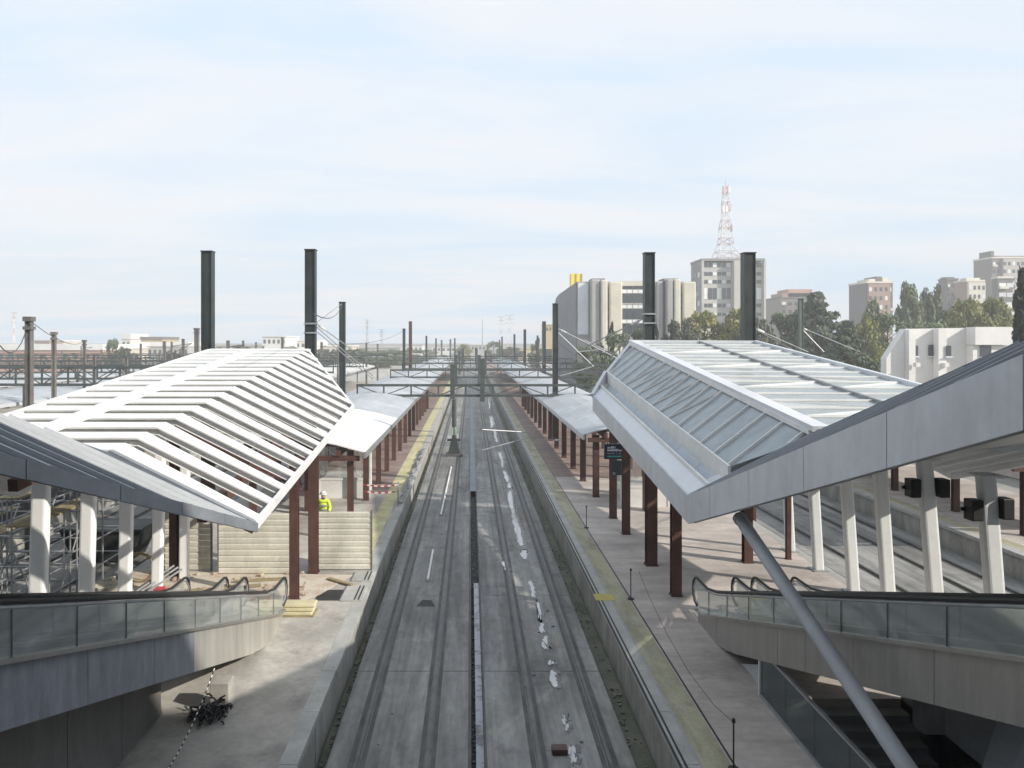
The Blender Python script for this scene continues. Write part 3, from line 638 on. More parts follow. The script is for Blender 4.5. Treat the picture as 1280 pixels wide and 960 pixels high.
MB().sheet([(5.12, 17.6, 3.58), (5.12, 2.6, zn2(2.6)+.03), (7.3, 2.6, zn2(2.6)+.9), (7.3, 15.97, zn2(15.97)+.9)], .03).build('soffit_sheet', M_soffit, rer)
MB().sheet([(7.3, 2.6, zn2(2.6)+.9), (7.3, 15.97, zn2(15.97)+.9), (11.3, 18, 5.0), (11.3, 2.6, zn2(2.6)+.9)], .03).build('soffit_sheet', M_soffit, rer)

# ------------------------------------------------------------------ escalators
def escalator(xa, xb, out_sign, label, clad_split=None, m_low=None, m_high=None, y_top=3.0):
    """runs along Y, foot at Y=21.5, climbs towards the station at Y=y_top"""
    t = thing('escalator', label, 'escalator', ((xa+xb)/2, 21.0, 0), 'escalators beside the tracks')
    Y0 = 20.2
    top = lambda Y: max(.02, 2.84 + .31 * (12.7 - Y)) if Y < Y0 + 1.2 else .02
    ztop = lambda Y: max(.30, 2.84 + .312 * (12.7 - Y))
    zbot = lambda Y: max(-.35, 2.06 + .318 * (12.7 - Y)) if Y < 19.2 else -.02
    hand = lambda Y: max(1.14, 1.2 + .316 * (20.0 - Y))
    lo, hi = min(xa, xb), max(xa, xb)
    # cladding panels on both flanks
    ed = [21.2, 19.6, 18.3, 17.0, 15.7, 14.4, 12.6, 10.4, 8.2, 6.0, y_top]
    for side, x in ((-1, lo), (1, hi)):
        for j, (a, b_) in enumerate(zip(ed[:-1], ed[1:])):
            a2, b2 = a - .006, b_ + .006
            mm = m_low if a > 14.5 else m_high
            x0, x1 = x - .02, x + .02
            MB().hexa([(x0, a2, zbot(a2)), (x1, a2, zbot(a2)), (x1, b2, zbot(b2)), (x0, b2, zbot(b2)), (x0, a2, ztop(a2)), (x1, a2, ztop(a2)), (x1, b2, ztop(b2)), (x0, b2, ztop(b2))]).build('cladding_panel', mm, t)
        # deck strip on top of the cladding
        b = MB(); ys_ = [21.2, 20.6, 19.8, 18.5, 15, 11, 7, y_top]
        for a, b_ in zip(ys_[:-1], ys_[1:]): b.bar((x, a, ztop(a)+.02), (x, b_, ztop(b_)+.02), .22, .05)
        b.build('deck_strip', M_steel, t)
        # glass panels
        gy = [21.35, 20.3] + [20.3 - 1.45 * k for k in range(1, 13)]
        for a, b_ in zip(gy[:-1], gy[1:]):
            if b_ < y_top: break
            MB().hexa([(x-.006, a-.01, ztop(a)+.04), (x+.006, a-.01, ztop(a)+.04), (x+.006, b_+.01, ztop(b_)+.04), (x-.006, b_+.01, ztop(b_)+.04),
                       (x-.006, a-.01, hand(a)-.05), (x+.006, a-.01, hand(a)-.05), (x+.006, b_+.01, hand(b_)-.05), (x-.006, b_+.01, hand(b_)-.05)]).build('glass_panel', M_glass, t)
        for a in gy[1:]:
            if a < y_top: break
            MB().box(x-.009, x+.009, a-.009, a+.009, ztop(a)+.04, hand(a)-.05).build('glass_joint', M_mast, t)
        # handrail with its round newel end
        pts = [(x, y_top, hand(y_top)), (x, 12, hand(12)), (x, 19.6, hand(19.6)), (x, 20.4, 1.16), (x, 21.1, 1.15)]
        for a in range(0, 181, 30): pts.append((x, 21.35 + .38 * math.sin(R(a)), .77 + .38 * math.cos(R(a))))
        MB().path(pts, .036, 8).build('handrail', M_rubber, t, smooth=False)
        pts2 = [(p[0], p[1] - (.05 if p[1] > 21.2 else 0), p[2] - (.075 if p[2] > .8 else -.06)) for p in pts]
        MB().path(pts2, .022, 6).build('rail_guide', M_galv, t)
    # truss underside, steps and landing
    b = MB()
    for a, b_ in ((19.2, 15), (15, 10), (10, y_top)): b.hexa([(lo+.03, a, zbot(a)-.0+.02), (hi-.03, a, zbot(a)+.02), (hi-.03, b_, zbot(b_)+.02), (lo+.03, b_, zbot(b_)+.02), (lo+.03, a, zbot(a)+.1), (hi-.03, a, zbot(a)+.1), (hi-.03, b_, zbot(b_)+.1), (lo+.03, b_, zbot(b_)+.1)])
    b.build('underside', M_steel, t)
    MB().box(lo+.05, hi-.05, 19.9, 21.9, -.005, .016).build('landing_plate', M_steel, t)
    sm = MB()
    y = 19.8
    while y > y_top + .3:
        z = ztop(y) - .22; MB().box(lo+.12, hi-.12, y-.4, y, z-.1, z).build('step', M_galv, t); y -= .404
    return t
M_steel_b = mat('bright_steel', (0.62, 0.60, 0.55), 0.32, 0.1, 0.7, metal=0.6, stretch=(1, 4, .5))
escalator(-5.2, -6.3, 1, 'left escalator with film covered flank, the one nearer the tracks', m_low=M_steel_b, m_high=M_perf)
escalator(-6.85, -7.95, 1, 'left escalator farther from the tracks, behind the first one', m_low=M_steel_b, m_high=M_perf)
escalator(6.3, 7.4, -1, 'right escalator with brown steel flank, the one nearer the tracks', m_low=M_steel, m_high=M_steel)
escalator(7.95, 9.05, -1, 'right escalator farther from the tracks, behind the first one', m_low=M_steel, m_high=M_steel)

# concrete walls below the escalators, stairwell and its railing
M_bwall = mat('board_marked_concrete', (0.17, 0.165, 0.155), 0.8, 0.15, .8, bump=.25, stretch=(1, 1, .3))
wl = thing('concrete_wall', 'dark concrete wall panels standing below the left escalator', 'wall', (-6.5, 12, 0))
for k, (a, b_) in enumerate(((15.9, 14.1), (14.1, 12.2), (12.2, 10.3), (10.3, 8.4), (8.4, 6.0))):
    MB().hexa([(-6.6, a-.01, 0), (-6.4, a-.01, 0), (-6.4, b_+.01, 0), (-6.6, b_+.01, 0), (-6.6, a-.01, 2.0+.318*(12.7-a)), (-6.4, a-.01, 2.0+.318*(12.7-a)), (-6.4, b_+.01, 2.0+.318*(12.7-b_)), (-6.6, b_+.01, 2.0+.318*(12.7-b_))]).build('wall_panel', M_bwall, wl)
M_pit = mat('stairwell_wall', (0.40, 0.42, 0.45), .6, .08, .6)
sw = struct(MB().box(9.3, 9.45, 3, 16.6, -5, 1.2).build('stairwell_wall', M_pit)); struct(MB().box(6.3, 6.448, 3, 16.6, -5, -.01).build('stairwell_wall', M_pit))
struct(MB().box(6.3, 9.45, 16.602, 16.75, -5, -.01).build('stairwell_wall', M_pit)); struct(MB().box(6.3, 9.45, 2.9, 16.7, -5.1, -4.9).build('stairwell_floor', M_dark))
st = struct(MB().box(6.46, 9.29, 4.5, 5, -4.9, -4.7).build('stair_flight', M_conc))
sm = MB().box(6.46, 9.29, 0, .34, -.6, 0).mesh('stair_step', mat('stair_stone', (.26, .26, .265), .6, .1, 1))
for k in range(26):
    o = bpy.data.objects.new('stair_step', sm); C.objects.link(o); o.parent = st; o.location = (0, 16.2 - .32 * k, -.17 * (k + 1))
rl = thing('glass_railing', 'dark glass railing with pale top bar beside the stairwell', 'railing', (6.33, 12, 0))
M_dglass = glass('smoked_glass', (0.42, 0.47, 0.48), .1, .12, diff=(.3, .33, .34))
for k in range(7):
    a = 16.7 - 1.3 * k; MB().box(6.32, 6.34, a-1.28, a, .06, 1.0).build('glass_panel', M_dglass, rl)
MB().box(6.295, 6.365, 7.6, 16.72, 1.0, 1.045).build('top_bar', M_galv, rl); MB().box(6.29, 6.37, 16.72, 16.78, 0, 1.045).build('end_post', M_white2, rl)
MB().box(6.28, 6.38, 7.6, 16.7, 0.002, .06).build('base_channel', M_galv, rl)
tag(MB().prism([(16.85, .0), (18.4, .0), (16.85, .62)], 6.5, 6.75, 'x').build('wedge_plinth', M_pit, loc=(6.6, 17.3, 0)), 'small pale wedge of wall where the stair railing begins', 'plinth')
# raking tube and concrete leg
b = MB(); pts = [Vector((5.45, 15.45, 4.12)), Vector((6.36, 6.2, 0.02))]
stt = thing('raking_strut', 'thick grey steel tube leaning from the roof tip down to the stairwell', 'strut', (6.36, 6.2, 0))
b.tube(pts[0] + (pts[0]-pts[1]) * .01, pts[1], .125, .13, 24); b.build('tube', mat('strut_paint', (.44, .47, .50), .55, .06, 1.2, streak=.15, sdir=(2, .5, .5)), stt, smooth=False)
MB().tube(pts[0] + Vector((0, 0, .0)), pts[0] + (pts[0]-pts[1]).normalized() * .1, .14, .14, 16).build('end_collar', mat('strut_paint', (.33, .36, .39)), stt)
tag(MB().hexa([(8.1, 12.4, -1.2), (8.7, 12.4, -1.2), (8.7, 13.0, -1.2), (8.1, 13.0, -1.2), (9.0, 12.2, 1.9), (9.75, 12.2, 1.9), (9.75, 12.9, 1.9), (9.0, 12.9, 1.9)]).build('inclined_pier', M_pit, loc=(8.4, 12.7, 0), bev=.03), 'pale inclined concrete leg under the right escalators at the bottom right corner', 'pier')
tag(MB().box(7.62, 8.0, 12.9, 13.25, 1.1, 1.75).build('junction_box', M_oxide if False else mat('junction_grey', (.10, .10, .10), .5, .1, 2), loc=(7.8, 13, 1.1), bev=.02), 'dark junction box under the right escalator behind the tube', 'box')

# ------------------------------------------------------------------ loudspeakers on the pale columns
def speaker(x, y, z, label):
    t = thing('loudspeaker', label, 'loudspeaker', (x, y, z), 'loudspeakers on the pale columns')
    MB().box(x-.13, x+.13, y-.16, y+.16, z, z+.46).build('cabinet', M_black, t, bev=.02)
    MB().box(x-.11, x+.11, y-.175, y-.162, z+.03, z+.43).build('grille', mat('grille', (.02, .02, .02), .8, .2, 20), t)
    MB().box(x-.2, x+.2, y+.1, y+.15, z+.18, z+.26).build('bracket', M_black, t); return t
for (px, py, Y, l) in ((1141, 621, 19.4, 'left of the fifth pale column'), (1177, 621, 19.4, 'right of the fifth pale column'), (1217, 650, 17.0, 'left of the sixth pale column'), (1255, 648, 17.0, 'right of the sixth pale column')):
    speaker(PX(px, Y), Y, PZ(py, Y), 'black box loudspeaker mounted ' + l)

# ------------------------------------------------------------------ information display and platform number
dsp = thing('information_display', 'dark blue passenger display with white lines and a green bar hanging under the canopy', 'display', (6.4, 33, 2.2))
Y = 31.8; x0, x1 = PX(755.5, Y), PX(779, Y); z0, z1 = PZ(574, Y), PZ(555, Y)
MB().box(x0, x1, Y, Y+.14, z0, z1).build('housing', mat('display_navy', (.010, .014, .05), .35, .05, 2), dsp, bev=.01)
M_txt = mat('display_text', (.75, .78, .85), .5, .02, 3)
def text(body, x, y, z, size, m, parent, name='lettering'):
    cu = bpy.data.curves.new(name, 'FONT'); cu.body = body; cu.size = size; cu.extrude = .004; cu.align_x = 'LEFT'
    o = bpy.data.objects.new(name, cu); C.objects.link(o); cu.materials.append(m); o.parent = parent
    r = parent
    while r.parent: r = r.parent
    dg = bpy.context.evaluated_depsgraph_get(); me = bpy.data.meshes.new_from_object(o.evaluated_get(dg))
    bpy.data.objects.remove(o); o = bpy.data.objects.new(name, me); C.objects.link(o); o.parent = parent
    if not me.materials: me.materials.append(m)
    o.location = Vector((x, y, z)) - r.location; o.rotation_euler = (R(90), 0, 0); return o
rdt = random.Random(5)
for row, (pa, pb, x_end) in enumerate(((557.9, 560.6, .36), (561.3, 564.0, .72))):
    xx = x0 + .13
    while xx < x0 + .1 + x_end:
        wg = rdt.uniform(.025, .06); MB().box(xx, xx+wg, Y-.012, Y-.002, PZ(pb, Y), PZ(pa + rdt.choice((0, .5, .9)), Y)).build('text_mark', M_txt, dsp); xx += wg + rdt.choice((.012, .012, .03))
xx = x0 + .13
while xx < x0 + .74: MB().box(xx, xx+.03, Y-.012, Y-.002, PZ(567.6, Y), PZ(566.2, Y)).build('text_mark', mat('display_dim', (.4, .42, .5), .5, .02, 3), dsp); xx += rdt.choice((.045, .06, .1))
MB().box(x0+.13, x0+.72, Y-.012, Y-.002, PZ(571.5, Y), PZ(569.6, Y)).build('green_bar', mat('display_green', (.05, .42, .33), .5, .05, 3), dsp)
for xx in (x0+.15, x1-.15): MB().box(xx-.02, xx+.02, Y+.05, Y+.09, z1, 3.6).build('hanger', M_mast, dsp)
ns_ = thing('platform_number_sign', 'small dark sign reading 22 on the column below the passenger display', 'sign', (6.2, 33.4, 1.8))
MB().box(PX(764, 33.2), PX(777, 33.2), 33.2, 33.26, PZ(594, 33.2), PZ(575.5, 33.2)).build('panel', mat('sign_slate', (.03, .045, .06), .4, .1, 2), ns_)
text('22', PX(765.5, 33.2), 33.19, PZ(593, 33.2), .13, M_txt, ns_)
# lift cabins behind the columns
def lift(x, y, w_, d, h, label):
    t = thing('lift_shaft', label, 'lift shaft', (x, y, 0))
    for i in (0, 1):
        for j in (0, 1): MB().box(x+i*w_-.06, x+i*w_+.06, y+j*d-.06, y+j*d+.06, 0, h).build('frame_post', M_white, t)
    for z in (1.0, h): 
        MB().box(x+.06, x+w_-.06, y-.05, y+.05, z-.12, z).build('frame_rail', M_white, t); MB().box(x+.06, x+w_-.06, y+d-.05, y+d+.05, z-.12, z).build('frame_rail', M_white, t)
    MB().box(x+.06, x+w_-.06, y-.01, y+.01, 1.0, h-.12).build('glass_pane', M_glass, t)
    MB().box(x-.01, x+.01, y+.06, y+d-.06, .1, h-.12).build('glass_pane', M_glass, t); MB().box(x+w_-.01, x+w_+.01, y+.06, y+d-.06, .1, h-.12).build('glass_pane', M_glass, t)
    MB().bar((x+.1, y+.03, h-.15), (x+w_-.1, y+.03, 1.05), .06, .08, (0, 1, 0)).build('brace', M_white, t)
    MB().box(x+.06, x+w_-.06, y-.03, y+d, 0, .88).build('plinth', M_white, t); return t
lift(7.1, 36, 2.2, 2.2, 2.9, 'white framed glass lift shaft behind the columns of the right platform')
lift(-7.5, 38, 2.3, 2.0, 2.8, 'white framed glass lift shaft behind the columns of the left platform')

# ------------------------------------------------------------------ beige sheet fence and worker
M_fpost = mat('fence_post', (.16, .16, .15), .5, .1, 2)  # plain dark grey of the fence posts
def fence(x0, x1, y, h, label, n=10):
    t = thing('site_fence', label, 'fence', ((x0+x1)/2, y, 0), 'beige hoarding panels')
    hh = (h - .02) / n
    for k in range(n):
        z = .02 + k * hh
        MB().prism([(y, z+.012), (y-.028, z+.03), (y-.03, z+hh*.75), (y-.006, z+hh), (y+.01, z+hh), (y+.01, z+.012)], x0, x1, 'x').build('sheet_rib', M_fence, t)
    for x in (x0-.02, x1+.02): MB().box(x-.025, x+.025, y-.04, y+.05, 0, h+.06).build('post', M_fpost, t)
fence(-5.12, -3.36, 25.95, 1.98, 'beige ribbed hoarding panel between the mast and the platform edge')
fence(-8.35, -5.92, 25.5, 2.02, 'beige ribbed hoarding panel in the middle, left of the mast')
fence(-10.6, -8.75, 25.9, 2.0, 'beige ribbed hoarding panel behind the white columns, partly in shade')
MB_ = MB()
def person(x, y, label):
    t = thing('person', label, 'person', (x, y, 0))
    def skin(name, vs, es, rs, m, root=0, sub=2):
        me = bpy.data.meshes.new(name); me.from_pydata([tuple(v) for v in vs], es, []); me.materials.append(m)
        o = bpy.data.objects.new(name, me); C.objects.link(o); o.parent = t
        bm = bmesh.new(); bm.from_mesh(me); lay = bm.verts.layers.skin.verify(); bm.verts.ensure_lookup_table()
        for i, v in enumerate(bm.verts): v[lay].radius = rs[i] if isinstance(rs[i], tuple) else (rs[i], rs[i]); v[lay].use_root = (i == root)
        bm.to_mesh(me); bm.free()
        o.modifiers.new('skin', 'SKIN').use_smooth_shade = True; s2 = o.modifiers.new('sub', 'SUBSURF'); s2.levels = sub; s2.render_levels = sub
        return o
    hi = mat('hi_vis_yellow', (.62, .78, .05), .6, .06, 6); tr = mat('work_trousers', (.05, .07, .12), .8, .1, 5); sk = mat('skin', (.45, .27, .19), .55, .05, 6)
    # 0 pelvis,1 waist,2 chest,3 neck base,4 neck,5 head,6 crown | arms 7.. | legs
    V = [(0,0,.95),(0,.01,1.12),(0,-.01,1.36),(0,-.01,1.48),(0,-.02,1.54),(0,-.03,1.64),(0,-.03,1.74),
         (.2,-.01,1.42),(.27,-.04,1.15),(.24,-.24,1.02),(.22,-.32,1.0),(-.2,-.01,1.42),(-.27,-.03,1.16),(-.22,-.24,1.05),(-.20,-.32,1.04),
         (.1,0,.86),(.11,.0,.5),(.12,.03,.09),(.13,-.12,.04),(-.1,0,.86),(-.12,-.04,.5),(-.13,.0,.09),(-.14,-.15,.04)]
    E = [(0,1),(1,2),(2,3),(3,4),(4,5),(5,6),(3,7),(7,8),(8,9),(9,10),(3,11),(11,12),(12,13),(13,14),(0,15),(15,16),(16,17),(17,18),(0,19),(19,20),(20,21),(21,22)]
    rs = [(.16,.12),(.15,.11),(.18,.12),.07,.055,(.085,.1),.06,.065,.052,.042,.035,.065,.052,.042,.035,.095,.065,.045,.04,.095,.065,.045,.04]
    skin('body', V, E, rs, tr)
    V2 = [(0,0,.9),(0,.01,1.12),(0,-.01,1.38),(0,-.01,1.47),(.2,-.01,1.43),(.275,-.04,1.15),(.245,-.2,1.04),(-.2,-.01,1.43),(-.275,-.03,1.16),(-.225,-.2,1.07)]
    skin('jacket', V2, [(0,1),(1,2),(2,3),(3,4),(4,5),(5,6),(3,7),(7,8),(8,9)], [(.19,.15),(.18,.14),(.21,.15),.09,.085,.07,.058,.085,.07,.058], hi)
    skin('face', [(0,-.02,1.53),(0,-.035,1.62),(0,-.03,1.7)], [(0,1),(1,2)], [.06,(.09,.105),.085], sk)
    MB().tube((x, y-.03, 1.69), (x, y-.03, 1.73), .15, .145, 14).build('helmet_brim', M_white, t)
    MB().tube((x, y-.03, 1.73), (x, y-.03, 1.83), .135, .07, 14).build('helmet', M_white, t, smooth=True)
    for z in (1.08, 1.25): MB().tube((x, y, z), (x, y, z+.05), .232, .232, 16).build('reflective_band', M_galv, t)
    for s_ in (1, -1):
        for f in range(5):
            o = (.21*s_ + x + (f-2)*.018, y-.335, 1.0+.02*(f == 0)); MB().tube(o, (o[0], o[1]-.07, o[2]-.03), .009, .007, 6).build('finger', sk, t)
    return t
person(-5.82, 30.4, 'worker in a yellow hi-vis jacket and white helmet behind the beige hoarding')

# ------------------------------------------------------------------ building site clutter on the left platform
struct(MB().sheet([(-11.2, 21.9, .012), (-5.6, 22.2, .012), (-4.6, 23.4, .012), (-3.9, 25.4, .012), (-11.2, 25.85, .012)], .02, (0, 0, 1)).build('bare_earth', M_rubble))
def bricks(x, y, n, label):
    t = thing('brick_pile', label, 'bricks', (x, y, 0))
    for k in range(n):
        l = k // 8; c = k % 8
        cx = x + (c % 4) * .27 + random.uniform(-.03, .03); cy = y + (c // 4) * .16 + random.uniform(-.02, .02); z = .02 + l * .085
        a = random.uniform(-.25, .25); d = Vector((math.cos(a), math.sin(a), 0)) * .12
        MB().bar((cx-d.x, cy-d.y, z+.04), (cx+d.x, cy+d.y, z+.04), .115, .075).build('brick', M_brick, t)
bricks(-7.9, 22.6, 22, 'low pile of red bricks behind the escalator foot'); bricks(-6.9, 22.9, 12, 'small scatter of red bricks right of the larger pile')
pk = thing('insulation_pack', 'yellowish wrapped pack lying at the foot of the near red column', 'pack', (-4.85, 21.9, 0))
for k in range(3): MB().box(-5.35+.04*k, -4.45+.03*k, 21.55+.03*k, 22.1-.02*k, .03+.1*k, .12+.1*k).build('board', mat('insulation', (.62, .56, .36), .8, .1, 2), pk, bev=.02)
MB().box(-5.4, -4.4, 21.5, 22.15, 0, .03).build('pallet', M_wood, pk)
def clump(name, x, y, r, h, m, label, cat, n=60, seed=1):
    rd = random.Random(seed); b = MB()
    for k in range(n):
        a = rd.uniform(0, 6.28); q = r * math.sqrt(rd.random()); p = Vector((x+q*math.cos(a), y+q*math.sin(a), rd.uniform(.02, h*(1-.6*q/r))))
        d = Vector((rd.uniform(-1, 1), rd.uniform(-1, 1), rd.uniform(-.4, .6))).normalized() * r * .45
        q2 = p + d; q2.z = max(.02, q2.z); mid = (p+q2)/2 + Vector((0, 0, rd.uniform(0, .08)))
        b.path([p, mid, q2], .018, 5)
    return tag(b.build(name, m, loc=(x, y, 0)), label, cat)
clump('cable_heap', PX(261, 15.6), 15.7, .34, .5, M_black, 'heap of black cable beside the small concrete block', 'cable', 110)
MB().box(-5.42, -5.02, 15.95, 16.35, 0, .62).build('x', M_conc2, loc=(-5.2, 16.1, 0), bev=.02).name = 'concrete_block'
tag(bpy.data.objects['concrete_block'], 'small concrete block under the left escalator next to the black cables', 'block')
ch = thing('barrier_chain', 'pale plastic chain sagging from the escalator to the floor at bottom left', 'chain', (-5.3, 15, 0))
p0, p1 = Vector((-5.3, 15.9, .95)), Vector((-5.25, 12.6, .3)); prev = None
for k in range(46):
    s_ = k / 45; p = p0.lerp(p1, s_); p.z -= .55 * 4 * s_ * (1-s_) * .45
    if prev is not None:
        d = p - prev; b = MB(); b.tube(prev, prev + d * .8, .013, .013, 5); b.build('link', M_white if k % 2 else M_rubber, ch)
    prev = p
for i, (px0, px1, py0, py1) in enumerate(((439, 464, 716, 727), (425, 452, 734, 752))):
    Ya, Yb = 7392 / (py1 - 428), 7392 / (py0 - 428)
    t = thing('access_cover', 'pale slab with two black stripes by the left platform edge, %s one' % ('farther' if i == 0 else 'nearer'), 'cover', (PX((px0+px1)/2, Ya), Ya, 0))
    xa, xb = PX(px0, Ya), PX(px1, Ya)
    MB().box(xa, xb, Ya, Yb, .0, .05).build('slab', M_coping, t, bev=.008)
    for q in (.62, .80): MB().box(xa+(xb-xa)*q, xa+(xb-xa)*(q+.07), Ya+.01, Yb-.01, .051, .056).build('stripe', M_dark, t)
struct(MB().box(PX(396, 23.3), PX(426, 23.3), 22.9, 23.9, -.02, .006).build('floor_pit', M_dark))
tag(MB().box(-9.35, -9.1, 22.6, 22.95, 0, .42).build('red_bin', mat('red_plastic', (.5, .03, .04), .5, .1, 3), loc=(-9.2, 22.8, 0), bev=.02), 'small red bin between white columns at the left', 'bin')
for i, (x, y) in enumerate(((-11.0, 20.8), (-10.2, 21.5), (-11.0, 23.4))):
    b = MB(); rd = random.Random(i)
    for k in range(14):
        a = rd.uniform(0, 6.28); q = rd.uniform(0, .6); s_ = rd.uniform(.12, .28); b.bar((x+q*math.cos(a)-s_, y+q*math.sin(a), .1+rd.random()*.2), (x+q*math.cos(a)+s_, y+q*math.sin(a)+rd.uniform(-.1, .1), .1+rd.random()*.25), s_, s_*.7)
    tag(b.build('rubble_heap', mat('pale_rubble', (.50, .47, .40), .9, .15, 2, bump=.4), loc=(x, y, 0)), 'heap of pale broken concrete between the white columns, %s from the camera' % ORD[i], 'rubble')
tag(MB().path([(-10.6+.45*math.cos(R(a)), 24.6, .5+.45*math.sin(R(a))) for a in range(0, 361, 20)], .05, 6).build('cable_reel', M_wood, loc=(-10.6, 24.6, 0)), 'round wooden cable reel standing by the fourth white column', 'reel')
for i, (xa, ya, xb, yb_) in enumerate(((-10.2, 22.0, -9.3, 24.4), (-10.0, 21.9, -9.1, 24.2), (-10.3, 22.2, -9.5, 24.6))):
    tag(MB().tube((xa, ya, .06), (xb, yb_, .55), .035, .035, 8).build('conduit_pipe', M_galv, loc=(xa, ya, 0)), 'grey conduit pipe leaning between the white columns, %s of three' % ORD[i], 'pipe', 'leaning conduits')
# barrier tape across the left platform
for i, (y, z) in enumerate(((36.0, 1.0), (36.2, .65))):
    tp = thing('barrier_tape', 'red and white barrier tape across the left platform, %s strand' % ('upper' if i == 0 else 'lower'), 'tape', (-4.4, y, 0))
    for k in range(10):
        xa = -5.0 + .16 * k; sg = lambda s_: -.08 * math.sin(s_ * math.pi)
        MB().hexa([(xa, y, z+sg(k/10)), (xa+.16, y, z+sg((k+1)/10)), (xa+.16, y+.01, z+sg((k+1)/10)), (xa, y+.01, z+sg(k/10)), (xa, y, z+.07+sg(k/10)), (xa+.16, y, z+.07+sg((k+1)/10)), (xa+.16, y+.01, z+.07+sg((k+1)/10)), (xa, y+.01, z+.07+sg(k/10))]).build('tape_stripe', M_white if k % 2 else mat('red_plastic', (.5, .03, .04)), tp)
tag(MB().tube((-3.4, 36.1, 0), (-3.4, 36.1, 1.15), .03, .03, 8).build('tape_post', M_galv, loc=(-3.4, 36.1, 0)), 'thin post holding the barrier tape at the left platform edge', 'post')
# posts with sagging cord on the right platform
def cpost(x, y, label):
    t = thing('barrier_post', label, 'post', (x, y, 0), 'thin posts on the right platform')
    MB().tube((x, y, 0), (x, y, .03), .1, .1, 12).build('foot', M_rubber, t); MB().tube((x, y, .03), (x, y, .85), .016, .016, 8).build('rod', M_mast, t); MB().tube((x, y, .85), (x, y, .92), .035, .03, 8).build('knob', M_mast, t)
for px, py, l in ((917, 962, 'nearest thin black post on the right platform at the picture bottom'), (788.5, 749, 'thin post by the yellow strip, in front of the near red column'), (733, 660, 'farthest thin post by the yellow strip of the right platform')):
    Y = 7392 / (py - 428); cpost(PX(px, Y), Y, l)
tag(MB().path([(5.04, 23.0, .85), (5.02, 21.5, .55), (5.0, 19.5, .28), (4.97, 17.5, .2), (4.93, 15.6, .35), (PX(917, 13.84), 13.84, .85)], .007, 5).build('rope', M_mast, loc=(5, 18, 0)), 'thin dark rope running between the posts of the right platform', 'rope')
strip(PX(743, 23.2), PX(767, 23.2), 22.9, 23.5, mat('yellow_paint', (.50, .42, .12), .7, .1, 2), .009, 'yellow_mark')
# pipes, brick and puddle junk in the tracks
for i, (p, q) in enumerate((((564, 585), (551, 645)), ((541, 690), (534.5, 727)))):
    Ya, Yb = 8220 / (p[1]-428), 8220 / (q[1]-428)
    tag(MB().tube((PX(p[0], Ya), Ya, -.80), (PX(q[0], Yb), Yb, -.80), .05, .05, 10).build('white_pipe', M_white, loc=(PX(p[0], Ya), Ya, -.85)), '%s white pipe lying between the rails of the left track' % ('longer, farther' if i == 0 else 'shorter, nearer'), 'pipe')
tag(MB().box(PX(690, 16.0), PX(709, 16.0), 15.9, 16.15, -.86, -.74).build('steel_block', M_oxide, loc=(1.8, 16, -.86), bev=.01), 'small brown steel block lying by the nearest puddle', 'block')
for i, (px, py, w_) in enumerate(((565, 733, .9), (800, 0, 0))):
    if py == 0: continue
    Y = 8220 / (600 - 428)
# signal mast with bulky base standing in the left track
sg = thing('track_signal', 'slim dark signal mast with heavy base standing in the left track', 'signal', (-1.22, 58, -.86))
MB().tube((-1.22, 58, -.86), (-1.22, 58, 3.4), .18, .16, 10).build('mast', M_truss, sg)
MB().hexa([(-1.75, 57.6, -.86), (-.7, 57.6, -.86), (-.7, 58.4, -.86), (-1.75, 58.4, -.86), (-1.4, 57.8, .55), (-1.05, 57.8, .55), (-1.05, 58.2, .55), (-1.4, 58.2, .55)]).build('base', M_mast, sg, bev=.03)
MB().box(-1.85, -.6, 57.5, 58.5, -.9, -.66).build('footing', M_strip, sg)
for dx in (-.16, .1): MB().box(-1.22+dx-.08, -1.22+dx+.1, 57.75, 57.88, .7, 1.3).build('lamp_box', mat('lamp_green', (.30, .40, .34), .4, .1, 3), sg, bev=.02)
MB().box(-1.75, -.75, 57.9, 58.1, .25, .42).build('crossbar', M_mast, sg)

# cantilever arms and their insulators
def arm(pairs, parent, m=M_galv, r=.04, clamp=None):
    b = MB()
    for a, b_ in pairs: b.tube(a, b_, r, r, 8)
    t = b.build('bracket', m, parent)
    a, b_ = Vector(pairs[0][0]), Vector(pairs[0][1]); d = (b_ - a).normalized()
    for k in range(5): MB().tube(a + d * (.25 + .09 * k), a + d * (.31 + .09 * k), .07, .07, 10).build('insulator_disc', M_white, t)
    if clamp:
        x, y, z, w_ = clamp
        for dz in (0, .42): MB().box(x-w_, x+w_, y-w_, y+w_, z+dz, z+dz+.07).build('clamp', M_galv, t)
q = lambda px, py, Y: (PX(px, Y), Y, PZ(py, Y))
arm([(q(803, 399, 35.2), q(735, 432, 38)), (q(801, 405, 35.2), q(758, 453, 38)), (q(735, 432, 38), q(760, 470, 39)), (q(787, 425, 36), q(765, 458, 38)), (q(730, 425, 38), q(780, 449, 38))], MCAN, r=.03, clamp=(PX(811, 35.2), 35.2, PZ(405, 35.2), .27))
arm([(q(396, 405, 35.2), q(440, 437, 38)), (q(398, 416, 35.2), q(466, 474, 40)), (q(396, 403, 35.2), q(427, 380, 56)), (q(396, 409, 35.2), q(466, 470, 40))], MSLA, r=.024, clamp=(PX(388.5, 35.2), 35.2, PZ(417, 35.2), .27))
arm([(q(698, 411, 60), q(776, 450, 60)), (q(698, 416, 60), q(742, 458, 60)), (q(742, 458, 60), q(700, 470, 60)), (q(720, 440, 60), q(760, 436, 60))], FARM[0], r=.045)
arm([(q(942, 410, 35.2), q(1010, 440, 37)), (q(945, 412, 35.2), q(995, 440, 37))], MCANO, r=.026)
arm([(q(706, 550, 51.2), q(670, 550, 51)), (q(672, 541, 51), q(603, 537, 49)), (q(668, 545, 51), q(602, 563, 45)), (q(672, 541, 51), q(672, 551, 51))], COLR[7], r=.032)
